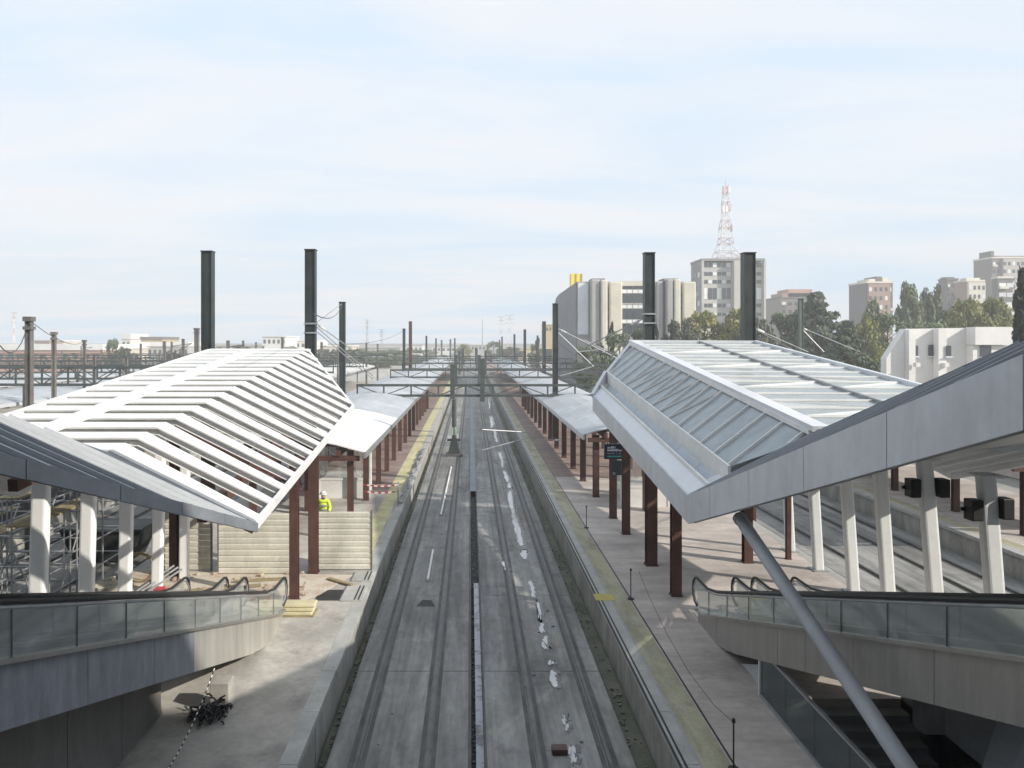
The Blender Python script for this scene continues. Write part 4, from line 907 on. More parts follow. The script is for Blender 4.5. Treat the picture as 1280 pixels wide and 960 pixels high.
MS = mast(PX(1001, 60), 60, PZ(374, 60), .32, 'green grey mast standing in front of the dark cedar', m=mat('mast_sage', (.11, .14, .12), .6, .1, 2), foot=False)
arm([(q(1003, 410, 60), q(1075, 440, 66)), (q(1003, 412, 60), q(1030, 440, 60))], MS, r=.04)
for i, (a, b_) in enumerate(((q(40, 403, 30), q(105, 427, 72)), (q(33, 412, 30), q(0, 432, 22)), (q(428, 381, 58), q(392, 392, 26)), (q(505, 413, 112), q(432, 430, 60)), (q(694, 425, 62), q(790, 470, 45)), (q(1280, 424, 20), q(1215, 470, 40)))):
    pts = [Vector(a).lerp(Vector(b_), s_/8) - Vector((0, 0, .5 * 4 * (s_/8) * (1-s_/8))) for s_ in range(9)]
    tag(MB().path(pts, .02 if i != 5 else .03, 4).build('overhead_wire', M_mast, loc=a), ('sagging wire from the nearest capped mast towards the third one', 'sagging wire leaving the nearest capped mast towards the left edge', 'wire joining the slatted canopy mast and the mast behind it', 'wire dropping left from the second mast over the left roof', 'wire dropping right from the first mast over the right roof', 'pale wire above the clad roof at the right picture edge')[i], 'wire')

# ------------------------------------------------------------------ scaffolding at the far left
sc = thing('scaffold_tower', 'steel tube scaffolding with timber boards behind the leftmost white columns', 'scaffold', (-15, 25, -.86))
xs = [-18.2, -17.0, -15.8, -14.6, -13.5, -12.4]; yy = [22.6, 24.2, 25.9, 27.6]
for x in xs:
    for y in yy: MB().tube((x, y, -.86), (x, y, 4.1), .03, .03, 6).build('standard', M_galv, sc)
for z in (.2, 1.1, 2.0, 3.0, 3.8):
    for y in yy: MB().tube((xs[0], y, z), (xs[-1], y, z), .026, .026, 6).build('ledger', M_galv, sc)
    for x in xs: MB().tube((x, yy[0], z+.06), (x, yy[-1], z+.06), .026, .026, 6).build('transom', M_galv, sc)
for z, x in ((1.72, -14.9), (3.12, -16.4), (1.72, -16.6), (3.12, -13.5), (2.3, -13.2)):
    for k in range(3): MB().box(x-.35+.24*k, x-.13+.24*k, yy[0]-.2, yy[-1]+.2, z, z+.045).build('board', M_wood, sc)
for x in xs:
    MB().tube((x, yy[0], -.8), (x, yy[1], 1.6), .024, .024, 6).build('brace', M_galv, sc); MB().tube((x, yy[1], 1.6), (x, yy[2], 3.9), .024, .024, 6).build('brace', M_galv, sc)
for k in range(5): MB().tube((xs[k], yy[0], -.8 if k % 2 else 1.6), (xs[k+1], yy[0], 1.6 if k % 2 else -.8), .024, .024, 6).build('brace', M_galv, sc)
sk_ = thing('skip_container', 'dark steel skip standing below the scaffolding', 'skip', (-14.4, 30.5, -.86))
MB().hexa([(-15.4, 29.8, -.8), (-13.2, 29.8, -.8), (-13.2, 31.2, -.8), (-15.4, 31.2, -.8), (-15.9, 29.6, .5), (-12.7, 29.6, .5), (-12.7, 31.4, .5), (-15.9, 31.4, .5)]).build('hull', mat('skip_dark', (.03, .035, .035), .6, .2, 2), sk_)
MB().box(-16.0, -12.6, 29.5, 29.6, .42, .52).build('rim', M_truss, sk_)
M_shade = mat('shade_backdrop', (.075, .08, .08), .7, .15, .6)  # dark colour stands in for the shade under the second platform's roof
hd = thing('shade_backdrop', 'dark panels added behind the scaffolding for the shade under the roof', 'fence', (-22, 33, 0))
for k in range(16): MB().box(-19.6, -19.52, 22+1.5*k, 23.49+1.5*k, 0, 3.0).build('panel', M_shade, hd)

# ------------------------------------------------------------------ trees
def leafmat(name, c1, c2):
    return mat(name, c1, .7, .35, .6, col2=c2, contrast=(.4, .6))
def tree_mesh(seed, h, rx, cz0, n, kind, lm, tm, leaf):
    rd = random.Random(seed); tb = MB(); lb = MB()
    tr = h * .018 + .08
    tb.tube((0, 0, -.3), (0, 0, h*.45), tr, tr*.7, 8); tb.tube((0, 0, h*.45), (rx*.04, 0, h*.88), tr*.7, tr*.15, 6)
    clumps = []
    nc = {'round': 44, 'cedar': 56, 'poplar': 44, 'cypress': 22}[kind]
    for k in range(nc):
        if kind == 'round':
            u = rd.uniform(-1, 1); a = rd.uniform(0, 6.28); q = math.sqrt(1-u*u) * rd.uniform(.5, 1); c = Vector((rx*q*math.cos(a), rx*q*math.sin(a), cz0+(h-cz0)*(.5+.46*u))); cr_ = (rx*rd.uniform(.16, .30),)*2 + (rx*rd.uniform(.13, .24),)
        elif kind == 'cedar':
            lv = (k + .5) / nc; a = k * 2.4 + rd.uniform(-.4, .4); rr = rx * (1.0-.93*lv) * rd.uniform(.3, 1); c = Vector((rr*math.cos(a), rr*math.sin(a), cz0+(h-cz0)*(.05+.9*lv))); s_ = rx*rd.uniform(.18, .32)*(1.1-.75*lv); cr_ = (s_, s_, s_*.42)
        elif kind == 'poplar':
            lv = rd.random(); a = rd.uniform(0, 6.28); rr = rx*rd.uniform(.2, .95)*(1-.55*lv); c = Vector((rr*math.cos(a), rr*math.sin(a), cz0+(h-cz0)*lv*.92)); s_ = rx*rd.uniform(.12, .24); cr_ = (s_*.8, s_*.8, s_*2.6)
        else:
            lv = (k+.5)/nc; a = rd.uniform(0, 6.28); rr = rx*.35*rd.random(); c = Vector((rr*math.cos(a), rr*math.sin(a), cz0+(h-cz0)*lv*.95)); s_ = rx*(.75-.5*lv); cr_ = (s_, s_, (h-cz0)/nc*1.6)
        clumps.append((c, cr_)); 
        st_ = Vector((0, 0, max(cz0*.8, min(h*.8, c.z - rx*.3)))); tb.tube(st_, c, tr*.28, tr*.08, 5)
    per = n // nc
    for c, cr_ in clumps:
        for k in range(per):
            d = Vector((rd.gauss(0, 1), rd.gauss(0, 1), rd.gauss(0, 1))).normalized() * (rd.random() ** .45)
            p = c + Vector((d.x*cr_[0], d.y*cr_[1], d.z*cr_[2]))
            nrm = (d + Vector((rd.gauss(0, .6), rd.gauss(0, .6), rd.gauss(0, .6)+.3))).normalized(); t1 = nrm.orthogonal().normalized(); t2 = nrm.cross(t1)
            an = rd.uniform(0, 6.28); e1 = (t1*math.cos(an)+t2*math.sin(an)) * leaf * rd.uniform(.5, 1.1); e2 = (t2*math.cos(an)-t1*math.sin(an)) * leaf * rd.uniform(.3, .6)
            if kind in ('poplar', 'cypress'): e1 = e1 + Vector((0, 0, leaf*.7))
            lb.quad(p-e1, p-e2*.8, p+e1, p+e2)
    me = bpy.data.meshes.new('crown'); me.from_pydata(lb.v, [], lb.f); me.materials.append(lm); me.update()
    return tb.mesh('trunk', tm), me
M_bark = mat('bark', (.10, .075, .055), .9, .2, 2, bump=.4)
LM = {'cedar': leafmat('cedar_needles', (.12, .155, .09), (.065, .09, .06)), 'yel': leafmat('autumn_leaves', (.31, .29, .085), (.16, .18, .06)), 'pop': leafmat('poplar_leaves', (.22, .25, .125), (.11, .14, .08)),
      'dk': leafmat('dark_leaves', (.17, .21, .10), (.09, .12, .07)), 'cyp': leafmat('cypress_leaves', (.018, .028, .018), (.008, .014, .010)), 'grey': leafmat('grey_leaves', (.13, .14, .095), (.06, .07, .05))}
TM = {'cedar': tree_mesh(1, 16, 8.5, 3, 9000, 'cedar', LM['cedar'], M_bark, .55), 'yel': tree_mesh(2, 10, 5, 2.2, 7000, 'round', LM['yel'], M_bark, .38), 'pop': tree_mesh(3, 18, 4.2, 2.5, 8000, 'poplar', LM['pop'], M_bark, .45),
      'dk': tree_mesh(4, 11, 5.5, 2, 8000, 'round', LM['dk'], M_bark, .42), 'cyp': tree_mesh(5, 15, 1.7, .6, 5000, 'cypress', LM['cyp'], M_bark, .35), 'grey': tree_mesh(6, 10, 5, 2, 6000, 'round', LM['grey'], M_bark, .42)}
TH = {'cedar': 16, 'yel': 10, 'pop': 18, 'dk': 11, 'cyp': 15, 'grey': 10}; TR = {'cedar': 8.5, 'yel': 5, 'pop': 4.2, 'dk': 5.5, 'cyp': 1.7, 'grey': 5}
def tree(kind, px, pytop, Y, wpx, label, z0=0.0, group=None):
    top = PZ(pytop, Y); h = top - z0; s_ = h / TH[kind]; sx = (wpx/2*Y/960) / TR[kind]
    t = thing({'cedar': 'cedar_tree', 'yel': 'autumn_tree', 'pop': 'poplar_tree', 'dk': 'leafy_tree', 'cyp': 'cypress_tree', 'grey': 'leafy_tree'}[kind], label, 'tree', (PX(px, Y), Y, z0), group)
    t.rotation_euler.z = random.uniform(0, 6.28); t.scale = (sx, sx, s_)
    for nm, me in (('trunk', TM[kind][0]), ('crown', TM[kind][1])):
        o = bpy.data.objects.new(nm, me); C.objects.link(o); o.parent = t
G = 'trees behind the station'
tree('cedar', 1020, 362, 120, 120, 'large dark cedar behind the green mast', group=G)
tree('cedar', 1060, 398, 95, 90, 'lower dark cedar in front of the large one, left of the white building', group=G)
tree('dk', 985, 390, 125, 70, 'dark leafy tree at the left foot of the large cedar', group=G)
tree('yel', 880, 392, 118, 66, 'yellow green tree left of the office tower foot', group=G)
tree('yel', 925, 388, 116, 60, 'yellow green tree just in front of the office tower', group=G)
tree('grey', 852, 400, 110, 50, 'grey green tree right of the glazed canopy inner mast', group=G)
tree('grey', 945, 398, 112, 44, 'grey green tree behind the outer canopy mast', group=G)
tree('cyp', 840, 399, 108, 9, 'thin small cypress by the grey green tree', group=G)
tree('cyp', 820, 404, 108, 12, 'tiny cypress beside the inner canopy mast', group=G)
tree('dk', 775, 416, 112, 62, 'dark bushy tree in front of the beige office block', group=G)
tree('dk', 805, 410, 100, 44, 'dark bushy tree behind the inner canopy mast', group=G)
tree('dk', 733, 432, 110, 40, 'low dark bush at the corner of the beige office block', group=G)
tree('cyp', 765, 402, 116, 12, 'slender dark tree rising over the bush by the office block', group=G)
tree('pop', 1090, 374, 130, 46, 'tall poplar in front of the brown apartment block', group=G)
tree('pop', 1135, 352, 140, 56, 'tallest poplar right of the brown apartment block', group=G)
tree('pop', 1165, 356, 142, 46, 'second tall poplar, right beside the tallest', group=G)
tree('dk', 1110, 392, 120, 60, 'dark leafy tree under the tall poplars', group=G)
tree('yel', 1082, 400, 112, 44, 'yellowish tree between the cedar and the poplars', group=G)
tree('yel', 1210, 377, 118, 62, 'left yellow green tree above the white building', group=G)
tree('yel', 1240, 375, 120, 56, 'right yellow green tree above the white building', group=G)
tree('dk', 1160, 402, 112, 70, 'round dark green tree just behind the white building roof', group=G)
tree('dk', 1190, 386, 125, 50, 'dark tree left of the yellow green pair', group=G)
tree('cyp', 1277, 334, 60, 30, 'tall dark cypress at the right picture edge', group=G)
for i, (px, py, Y, wd, kd) in enumerate(((140, 424, 170, 26, 'dk'), (155, 436, 150, 40, 'grey'), (215, 440, 160, 36, 'grey'), (300, 432, 220, 40, 'grey'), (360, 434, 220, 46, 'dk'), (470, 438, 230, 60, 'dk'), (500, 437, 260, 60, 'dk'), (530, 437, 300, 60, 'dk'), (580, 431, 300, 22, 'yel'), (617, 427, 300, 26, 'dk'), (640, 434, 300, 30, 'grey'), (668, 430, 240, 20, 'dk'), (672, 419, 230, 9, 'cyp'), (410, 437, 230, 50, 'grey'), (440, 437, 240, 50, 'dk'))):
    tree(kd, px, py, Y, wd, ORD[i].capitalize() + ' small far tree on the horizon counted from the left', z0=-1.3, group='far trees')

# ------------------------------------------------------------------ buildings
M_bgl = mat('window_glass', (.05, .06, .07), .12, .1, .5, spec=.8)
def bmat(n, c, v=.06): return mat(n, c, .8, v, .25, bump=.05)
def win(t, x, y, z, w_, h, m=M_bgl, depth=.25, sill=True, side=None):
    """window on a face looking at -Y (or -X when side is set): pane set back in a frame that stands proud"""
    if side is None:
        o = MB().box(x, x+w_, y-.03, y+.03, z, z+h).build('window', m, t)
        if sill: MB().box(x-.1, x+w_+.1, y-.16, y-.031, z-.12, z-.0).build('sill', M_white2, o)
    else:
        o = MB().box(x-.03, x+.03, y, y+w_, z, z+h).build('window', m, t)
    return o
# beige office block with grey flank
Y = 140
ob = thing('office_block', 'beige and grey office block with rounded stair bays and a long grey flank', 'building', (30, 155, 0))
M_bei, M_beis, M_gfl = bmat('beige_stone', (.60, .57, .48)), bmat('grey_stone', (.36, .35, .34)), bmat('grey_flank', (.24, .245, .26))
zt = PZ(352, Y)
xl = PX(722, Y)
MB().prism([(Y, 0), (Y+36, 0), (Y+36, zt-2.4), (Y+33, zt-1.0), (Y+27, zt-.5), (Y, zt)], xl, PX(868, Y), 'x').build('wall', M_beis, ob)
MB().prism([(Y+.5, 1), (Y+36.2, 1), (Y+36.2, zt-2.4), (Y+33, zt-1.1), (Y+27, zt-.6), (Y+.5, zt-.1)], xl-.25, xl-.02, 'x').build('flank_cladding', M_gfl, ob)
for k in range(9): MB().box(xl-.3, xl-.26, Y+1+3.9*k, Y+1.12+3.9*k, 1, zt-2.6).build('flank_joint', M_beis, ob)
MB().box(xl+.05, PX(735, Y), Y-.35, Y-.02, PZ(418, Y), zt-.3).build('white_panel', bmat('white_panel', (.66, .68, .70)), ob)
for a, b_, m, d, top in ((737, 748, M_beis, 1.6, 350), (749, 757, M_bei, 2.2, 351), (760, 776, M_bei, 1.6, 353), (819, 827, M_beis, 1.2, 352), (830, 838, M_beis, 2.0, 350), (839, 847, M_bei, 2.2, 350), (851, 867, M_bei, 1.6, 353)):
    MB().box(PX(a, Y), PX(b_, Y), Y-d, Y-.02, 0, PZ(top, Y)).build('stair_bay', m, ob, bev=.25)
for a, zs in ((757.6, (378, 394, 412)), (848, (375, 392, 410))):
    for py in zs: win(ob, PX(a, Y), Y-1.0, PZ(py+5, Y), .35, 1.9, sill=False)
for a, b_ in ((739, 755), (828, 846)): MB().box(PX(a, Y), PX(b_, Y), Y-1, Y+3, PZ(352, Y), PZ(348.5, Y)).build('roof_plant', M_gfl, ob)
for col in range(4):
    xa = PX(776.8 + 7 * col, Y); xb = PX(776.8 + 7 * col + 6.3, Y)
    for (pa, pb, m) in ((358, 361.5, M_bgl), (362, 366.5, bmat('bright_blind', (.75, .76, .75))), (367.5, 379.5, M_bgl), (380, 385.5, bmat('bright_blind', (.75, .76, .75))), (386.5, 399, M_bgl), (399.5, 404, bmat('bright_blind', (.75, .76, .75))), (405, 418, M_bgl)):
        win(ob, xa, Y-.1, PZ(pb, Y), xb-xa, PZ(pa, Y)-PZ(pb, Y), m, sill=False)
MB().box(PX(776, Y), PX(819, Y), Y-.3, Y-.02, PZ(357.5, Y), zt+.1).build('parapet', M_bei, ob)
MB().box(PX(776, Y), PX(819, Y), Y-.3, Y-.14, PZ(379.8, Y), PZ(379, Y)).build('floor_band', M_bei, ob)
yc = thing('yellow_billboard', 'yellow box shaped rooftop sign behind the beige office block', 'rooftop sign', (PX(720, 172), 172, 18))
MB().box(PX(713.5, 172), PX(728, 172), 172, 174, PZ(361, 172), PZ(342, 172)).build('panel', bmat('yellow_panel', (.75, .60, .10)), yc)
for a in (713.5, 720.5, 727.5): MB().box(PX(a, 172)-.07, PX(a, 172)+.07, 171.8, 171.98, PZ(366, 172), PZ(342, 172)).build('frame_bar', bmat('yellow_bar', (.55, .42, .06)), yc)
# office tower with red and white antenna
Y = 220; tw = thing('office_tower', 'grey concrete office tower with ribbon windows carrying the antenna', 'building', (PX(910, Y), Y+10, 0))
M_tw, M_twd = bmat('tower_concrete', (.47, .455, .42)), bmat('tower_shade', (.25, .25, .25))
MB().box(PX(877, Y), PX(953, Y), Y, Y+10, 0, PZ(328, Y)).build('wall', M_tw, tw)
MB().box(PX(876, Y), PX(955, Y), Y-1, Y+10.5, PZ(326.5, Y), PZ(323.5, Y)).build('roof', M_twd, tw)
for a, b_, d in ((876, 878.5, 1.2), (914.5, 923, 2.2), (953, 955.5, 1.2)): MB().box(PX(a, Y), PX(b_, Y), Y-d, Y-.02, 0, PZ(326.6, Y)).build('pier', M_tw, tw)
MB().box(PX(877, Y)-.2, PX(877, Y)-.02, Y+.4, Y+9.8, 0, PZ(327, Y)).build('shaded_flank', M_twd, tw)  # darker plate paints the shade on the tower's left side
for k in range(5):
    for kk in range(3): win(tw, PX(877, Y)-.24, Y+1.2+3*kk, PZ(346+12*k, Y), 1.6, 1.4, M_bgl if (k+kk) % 3 else bmat('bright_blind', (.75, .76, .75)), side=1)
for a0, n, st_ in ((879.5, 6, 5.75), (924.5, 4, 7.0)):
    for k in range(n):
        for pa, pb in ((328.5, 334), (340, 344.5), (350, 354.5), (360, 374), (379.5, 384), (391, 395)):
            win(tw, PX(a0 + st_*k, Y), Y-.1, PZ(pb, Y), (st_-1.1)*Y/960, PZ(pa, Y)-PZ(pb, Y), M_bgl if (k+int(pa)) % 3 else bmat('bright_blind', (.75, .76, .75)), sill=False)
an = thing('lattice_antenna', 'tall red and white lattice antenna mast on the office tower roof', 'antenna', (PX(907, 228), 228, PZ(323, 228)))
M_rw = (bmat('antenna_red', (.60, .48, .47)), bmat('antenna_white', (.75, .74, .73)))
lev = [(323, 13.5), (314, 10.5), (305, 7.8), (297, 6.8), (285, 6.6), (275, 4.6), (264, 3.8), (252, 3.8), (241, 3.2), (232, 3.0)]
Ya = 228; xc = PX(907, Ya)
for i, ((p0_, w0), (p1_, w1)) in enumerate(zip(lev[:-1], lev[1:])):
    z0, z1 = PZ(p0_, Ya), PZ(p1_, Ya); a0, a1 = w0*Ya/960, w1*Ya/960; b = MB()
    for sx in (-1, 1):
        for sy in (-1, 1): b.tube((xc+sx*a0, Ya+sy*a0, z0), (xc+sx*a1, Ya+sy*a1, z1), .11, .11, 5)
        b.tube((xc-sx*a0, Ya-a0, z0), (xc+sx*a1, Ya-a1, z1), .065, .065, 4); b.tube((xc+sx*a0, Ya-a0, z0), (xc+sx*a1, Ya+a1, z1), .09, .09, 4); b.tube((xc-sx*a0, Ya+a0, z0), (xc+sx*a1, Ya+a1, z1), .09, .09, 4)
    b.tube((xc-a0, Ya-a0, z0), (xc+a0, Ya-a0, z0), .12, .12, 4); b.tube((xc-a0, Ya+a0, z0), (xc+a0, Ya+a0, z0), .12, .12, 4); b.tube((xc-a0, Ya-a0, z0), (xc-a0, Ya+a0, z0), .1, .1, 4); b.tube((xc+a0, Ya-a0, z0), (xc+a0, Ya+a0, z0), .1, .1, 4)
    b.build('lattice_section', M_rw[i % 2], an)
for k, (dx_, p) in enumerate(((-5.5, 284), (5.5, 286), (-4, 262), (4, 260), (0, 262), (-3, 240), (3, 238))):
    z = PZ(p, Ya); x = xc + dx_*Ya/960; MB().box(x-.35, x+.35, Ya-1.4, Ya-1.0, z-1.0, z+1.0).build('antenna_panel', M_rw[1 - k % 2], an)
MB().tube((xc, Ya, PZ(232, Ya)), (xc, Ya, PZ(222, Ya)), .12, .05, 6).build('spike', M_rw[0], an)
# apartment blocks
def block(name, label, Y, px0, px1, top, d, mf, ms, rows, cols, pxw, roofs=(), split=None, wm=M_bgl, z0=0):
    t = thing(name, label, 'building', (PX((px0+px1)/2, Y), Y+d/2, z0), 'apartment blocks on the skyline')
    MB().box(PX(px0, Y), PX(px1, Y), Y, Y+d, z0, PZ(top, Y)).build('wall', mf, t)
    MB().box(PX(px0, Y)-.2, PX(px1, Y)+.2, Y-.3, Y+d+.2, PZ(top, Y), PZ(top, Y)+.6).build('roof', ms, t)
    if split:
        a, b_, m = split; MB().box(PX(a, Y), PX(b_, Y), Y-1.0, Y-.02, z0, PZ(top+1, Y)).build('lit_front', m, t)  # paler front: sunlit side put into the colour, flanks kept dark as shaded
    zt_ = PZ(top, Y) - 1.6; wpx = (px1-px0) / cols
    for r_ in range(rows):
        for c_ in range(cols):
            a = px0 + wpx*(c_+.2); inb = split and split[0] <= a + wpx*.3 <= split[1]
            win(t, PX(a, Y), Y-(1.04 if inb else .04), zt_-3.0*r_-1.2, pxw*wpx*Y/960, 1.35, wm if (r_*7+c_*3) % 4 else bmat('bright_blind', (.75, .76, .75)), sill=False)
            if (c_ + r_) % 3 == 0 and not inb: MB().box(PX(a, Y)-.3, PX(a, Y)+pxw*wpx*Y/960+.3, Y-1.0, Y-.1, zt_-3.0*r_-1.7, zt_-3.0*r_-.9).build('balcony', ms, t)
    for (a, b_, tp, m) in roofs: MB().box(PX(a, Y), PX(b_, Y), Y+min(2, d*.2), Y+d-min(2, d*.2), PZ(top, Y)+.6, PZ(tp, Y)).build('roof_storey', m, t)
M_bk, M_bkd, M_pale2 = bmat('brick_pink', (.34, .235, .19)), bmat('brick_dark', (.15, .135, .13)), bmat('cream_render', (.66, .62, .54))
block('apartment_block', 'low brick apartment block with stepped orange roof storey behind the cedar', 300, 976, 1030, 373, 15, bmat('brick_grey', (.22, .19, .17)), M_bkd, 5, 7, .6, roofs=((980, 1028, 366, M_bk), (988, 1018, 361, bmat('brick_orange', (.45, .27, .20)))))
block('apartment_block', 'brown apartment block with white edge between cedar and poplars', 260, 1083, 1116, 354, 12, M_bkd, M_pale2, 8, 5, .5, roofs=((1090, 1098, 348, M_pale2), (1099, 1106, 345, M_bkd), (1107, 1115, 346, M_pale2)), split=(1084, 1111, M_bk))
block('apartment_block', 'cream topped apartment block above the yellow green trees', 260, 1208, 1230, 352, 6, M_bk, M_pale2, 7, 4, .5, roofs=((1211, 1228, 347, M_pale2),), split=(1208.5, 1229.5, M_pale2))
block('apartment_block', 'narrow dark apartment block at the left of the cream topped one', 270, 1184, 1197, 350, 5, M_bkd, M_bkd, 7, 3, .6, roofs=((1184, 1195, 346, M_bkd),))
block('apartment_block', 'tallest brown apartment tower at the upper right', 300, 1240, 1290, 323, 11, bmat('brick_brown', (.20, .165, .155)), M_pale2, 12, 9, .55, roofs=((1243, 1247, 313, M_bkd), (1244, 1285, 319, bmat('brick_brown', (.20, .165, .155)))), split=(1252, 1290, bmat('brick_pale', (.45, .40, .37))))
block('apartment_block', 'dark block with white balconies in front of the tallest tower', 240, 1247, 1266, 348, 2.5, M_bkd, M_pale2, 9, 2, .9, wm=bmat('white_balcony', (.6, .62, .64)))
# white station building
Y = 72; wb = thing('white_building', 'white low building with sloping side wall right behind the glazed canopy', 'building', (PX(1190, Y), Y+5, 0))
M_wr = bmat('white_render', (.70, .69, .67), .05)
z1 = PZ(411, Y)
MB().prism([(PX(1108, Y), 0), (PX(1262, Y), 0), (PX(1262, Y), PZ(424, Y)), (PX(1252, Y), PZ(409, Y)), (PX(1140, Y), z1), (PX(1132, Y), z1), (PX(1108, Y), PZ(448, Y))], Y, Y+1.0, 'y').build('wall', M_wr, wb)
for a, b_, d, tp in ((1166, 1176, .9, 411), (1207, 1251, 1.4, 409), (1131, 1139, .7, 412)): MB().box(PX(a, Y), PX(b_, Y), Y-d, Y-.02, 0 if a < 1200 else PZ(431, Y), PZ(tp, Y)).build('projecting_bay', M_wr, wb)
MB().box(PX(1207.5, Y), PX(1250.5, Y), Y-1.0, Y-.02, 0, PZ(431.5, Y)).build('recessed_bay', M_wr, wb)
for px, py0, py1, wpx, dd in ((1144, 432, 445, 2.5, .1), (1160, 431, 445, 6, .1), (1174.5, 432, 445, 6, 1.0), (1182, 432, 446, 3, .1), (1216, 432, 446, 13, 1.1), (1249.5, 420, 442, 2.5, .1)):
    win(wb, PX(px, Y), Y-dd, PZ(py1, Y), wpx*Y/960, (py1-py0)*Y/960)
for px in (1134.5, 1170): MB().box(PX(px, Y), PX(px+5, Y), Y-1.4, Y-.9, PZ(458, Y), PZ(453, Y)).build('balcony', M_wr, wb)
tag(MB().prism([(PX(1254, 78), 0), (PX(1268, 78), 0), (PX(1268, 78), PZ(409, 78)), (PX(1262, 78), PZ(409, 78)), (PX(1254, 78), PZ(424, 78))], 78, 84, 'y').build('white_annex', M_wr, loc=(PX(1261, 78), 80, 0)), 'narrow white annex right behind the white building', 'building')
# far skyline on the left and centre
def far(px0, px1, top, Y, d, m, mr, label, zroof=2.0, band=None, nm='far_building', wins=0, z0=-1.3):
    t = thing(nm, label, 'building', (PX((px0+px1)/2, Y), Y+d/2, z0), 'far skyline buildings')
    x0, x1 = PX(px0, Y), PX(px1, Y)
    MB().box(x0, x1, Y, Y+d, z0, PZ(top, Y)).build('wall', m, t)
    MB().box(x0-.3, x1+.3, Y-.4, Y+d, PZ(top, Y)-.02, PZ(top, Y)+zroof).build('roof', mr, t)
    for k in range(wins): win(t, x0+(x1-x0)*(k+.25)/wins, Y-.05, PZ(top, Y)-2.6, (x1-x0)/wins*.5, 1.5, M_bgl, sill=False)
M_bri2 = bmat('shed_brick', (.45, .26, .19)); M_wroof = bmat('white_roof', (.72, .71, .69))
far(-60, 128, 437.5, 230, 30, M_bri2, M_wroof, 'long red brick shed with white roof at the far left', 1.7, wins=14)
far(118, 152, 436, 240, 20, bmat('shed_cream', (.55, .50, .42)), M_wroof, 'cream shed at the right end of the long brick shed', .4, wins=5)
far(43, 62, 427, 330, 20, M_bk, M_bk, 'brown house rising behind the brick shed roof', .6, wins=3)
far(60, 80, 427, 340, 20, M_pale2, M_wroof, 'pale house beside the brown house behind the shed', .6, wins=3)
far(152, 163, 424, 330, 18, M_wroof, M_wroof, 'white pointed chapel like building on the left horizon', 2.4, wins=2)
far(176, 203, 424, 320, 18, bmat('ochre', (.50, .38, .22)), bmat('brick_dark', (.15, .135, .13)), 'ochre building on the left horizon', 1.0, wins=5)
far(178, 235, 433, 260, 20, bmat('shed_grey', (.42, .42, .41)), M_wroof, 'grey shed with bright roof below the ochre building', 1.5, wins=9)
far(328, 357, 421, 300, 24, M_wroof, M_wroof, 'white block at the far end behind the slatted canopy masts', .4, wins=5)
far(355, 396, 426, 320, 24, M_wroof, M_wroof, 'long white block right of the white one', .4, wins=6)
far(270, 330, 433, 300, 20, bmat('shed_cream', (.55, .50, .42)), bmat('shed_grey', (.42, .42, .41)), 'cream low shed behind the slatted canopy top', .5, wins=8)
far(400, 440, 433, 330, 20, bmat('shed_cream', (.55, .50, .42)), M_wroof, 'cream low shed right of the slatted canopy mast', .5, wins=6)
far(440, 500, 435, 350, 20, bmat('shed_grey', (.42, .42, .41)), bmat('shed_grey', (.42, .42, .41)), 'grey low shed in the gap left of the two dark masts', .5, wins=8)
far(507, 528, 432, 420, 20, M_wroof, bmat('shed_grey', (.42, .42, .41)), 'white building just right of the red mast on the horizon', .6, wins=4)
far(540, 575, 433, 450, 20, M_wroof, bmat('shed_grey', (.42, .42, .41)), 'low white building over the left track end', .6, wins=6)
far(584, 612, 431, 430, 22, bmat('shed_grey', (.42, .42, .41)), M_wroof, 'grey white building at the end of the tracks', .6, wins=6)
far(682, 694, 406, 330, 18, bmat('ochre', (.50, .38, .22)), M_pale2, 'ochre apartment house left of the grey flank', .5, wins=3)
far(630, 690, 436, 330, 20, bmat('ochre_wall', (.55, .47, .30)), bmat('ochre_wall', (.55, .47, .30)), 'long ochre wall at the end of the right platform', .3, wins=0)
# pylons
def pylon(px, top, base, Y, wpx, label, red=False):
    t = thing('lattice_pylon', label, 'pylon', (PX(px, Y), Y, -1.3), 'far pylons'); x = PX(px, Y); zt_ = PZ(top, Y); w0 = wpx*Y/960
    n = 7
    for i in range(n):
        s0, s1 = i/n, (i+1)/n; a0, a1 = w0*(1-.8*s0), w0*(1-.8*s1); z0, z1_ = -1.3+(zt_+1.3)*s0, -1.3+(zt_+1.3)*s1; b = MB()
        for s_ in (-1, 1):
            b.tube((x+s_*a0, Y, z0), (x+s_*a1, Y, z1_), .12, .12, 4); b.tube((x-s_*a0, Y, z0), (x+s_*a1, Y, z1_), .08, .08, 4)
        b.build('lattice_section', M_rw[i % 2] if red else M_galv, t)
    for k in range(3):
        z = zt_ - (zt_+1.3)*.09*k; MB().tube((x-w0*1.6, Y, z), (x+w0*1.6, Y, z), .1, .1, 4).build('cross_arm', M_galv, t)
pylon(626.5, 396, 440, 420, 3.0, 'left one of two far red and white pylons at centre', True); pylon(637, 394, 440, 430, 3.4, 'right one of two far red and white pylons at centre', True)
pylon(17.5, 391, 432, 300, 2.0, 'thin red and white lattice mast on the left horizon', True); pylon(459, 400, 440, 420, 2.0, 'faint grey pylon left of the two dark masts'); pylon(477, 412, 440, 420, 2.2, 'shorter faint pylon right beside the grey one')
tag(MB().tube((PX(603, 420), 420, -1.3), (PX(603, 420), 420, PZ(399, 420)), .35, .2, 8).build('lamp_pole', M_galv, loc=(PX(603, 420), 420, -1.3)), 'thin pale pole on the horizon above the middle of the tracks', 'pole')

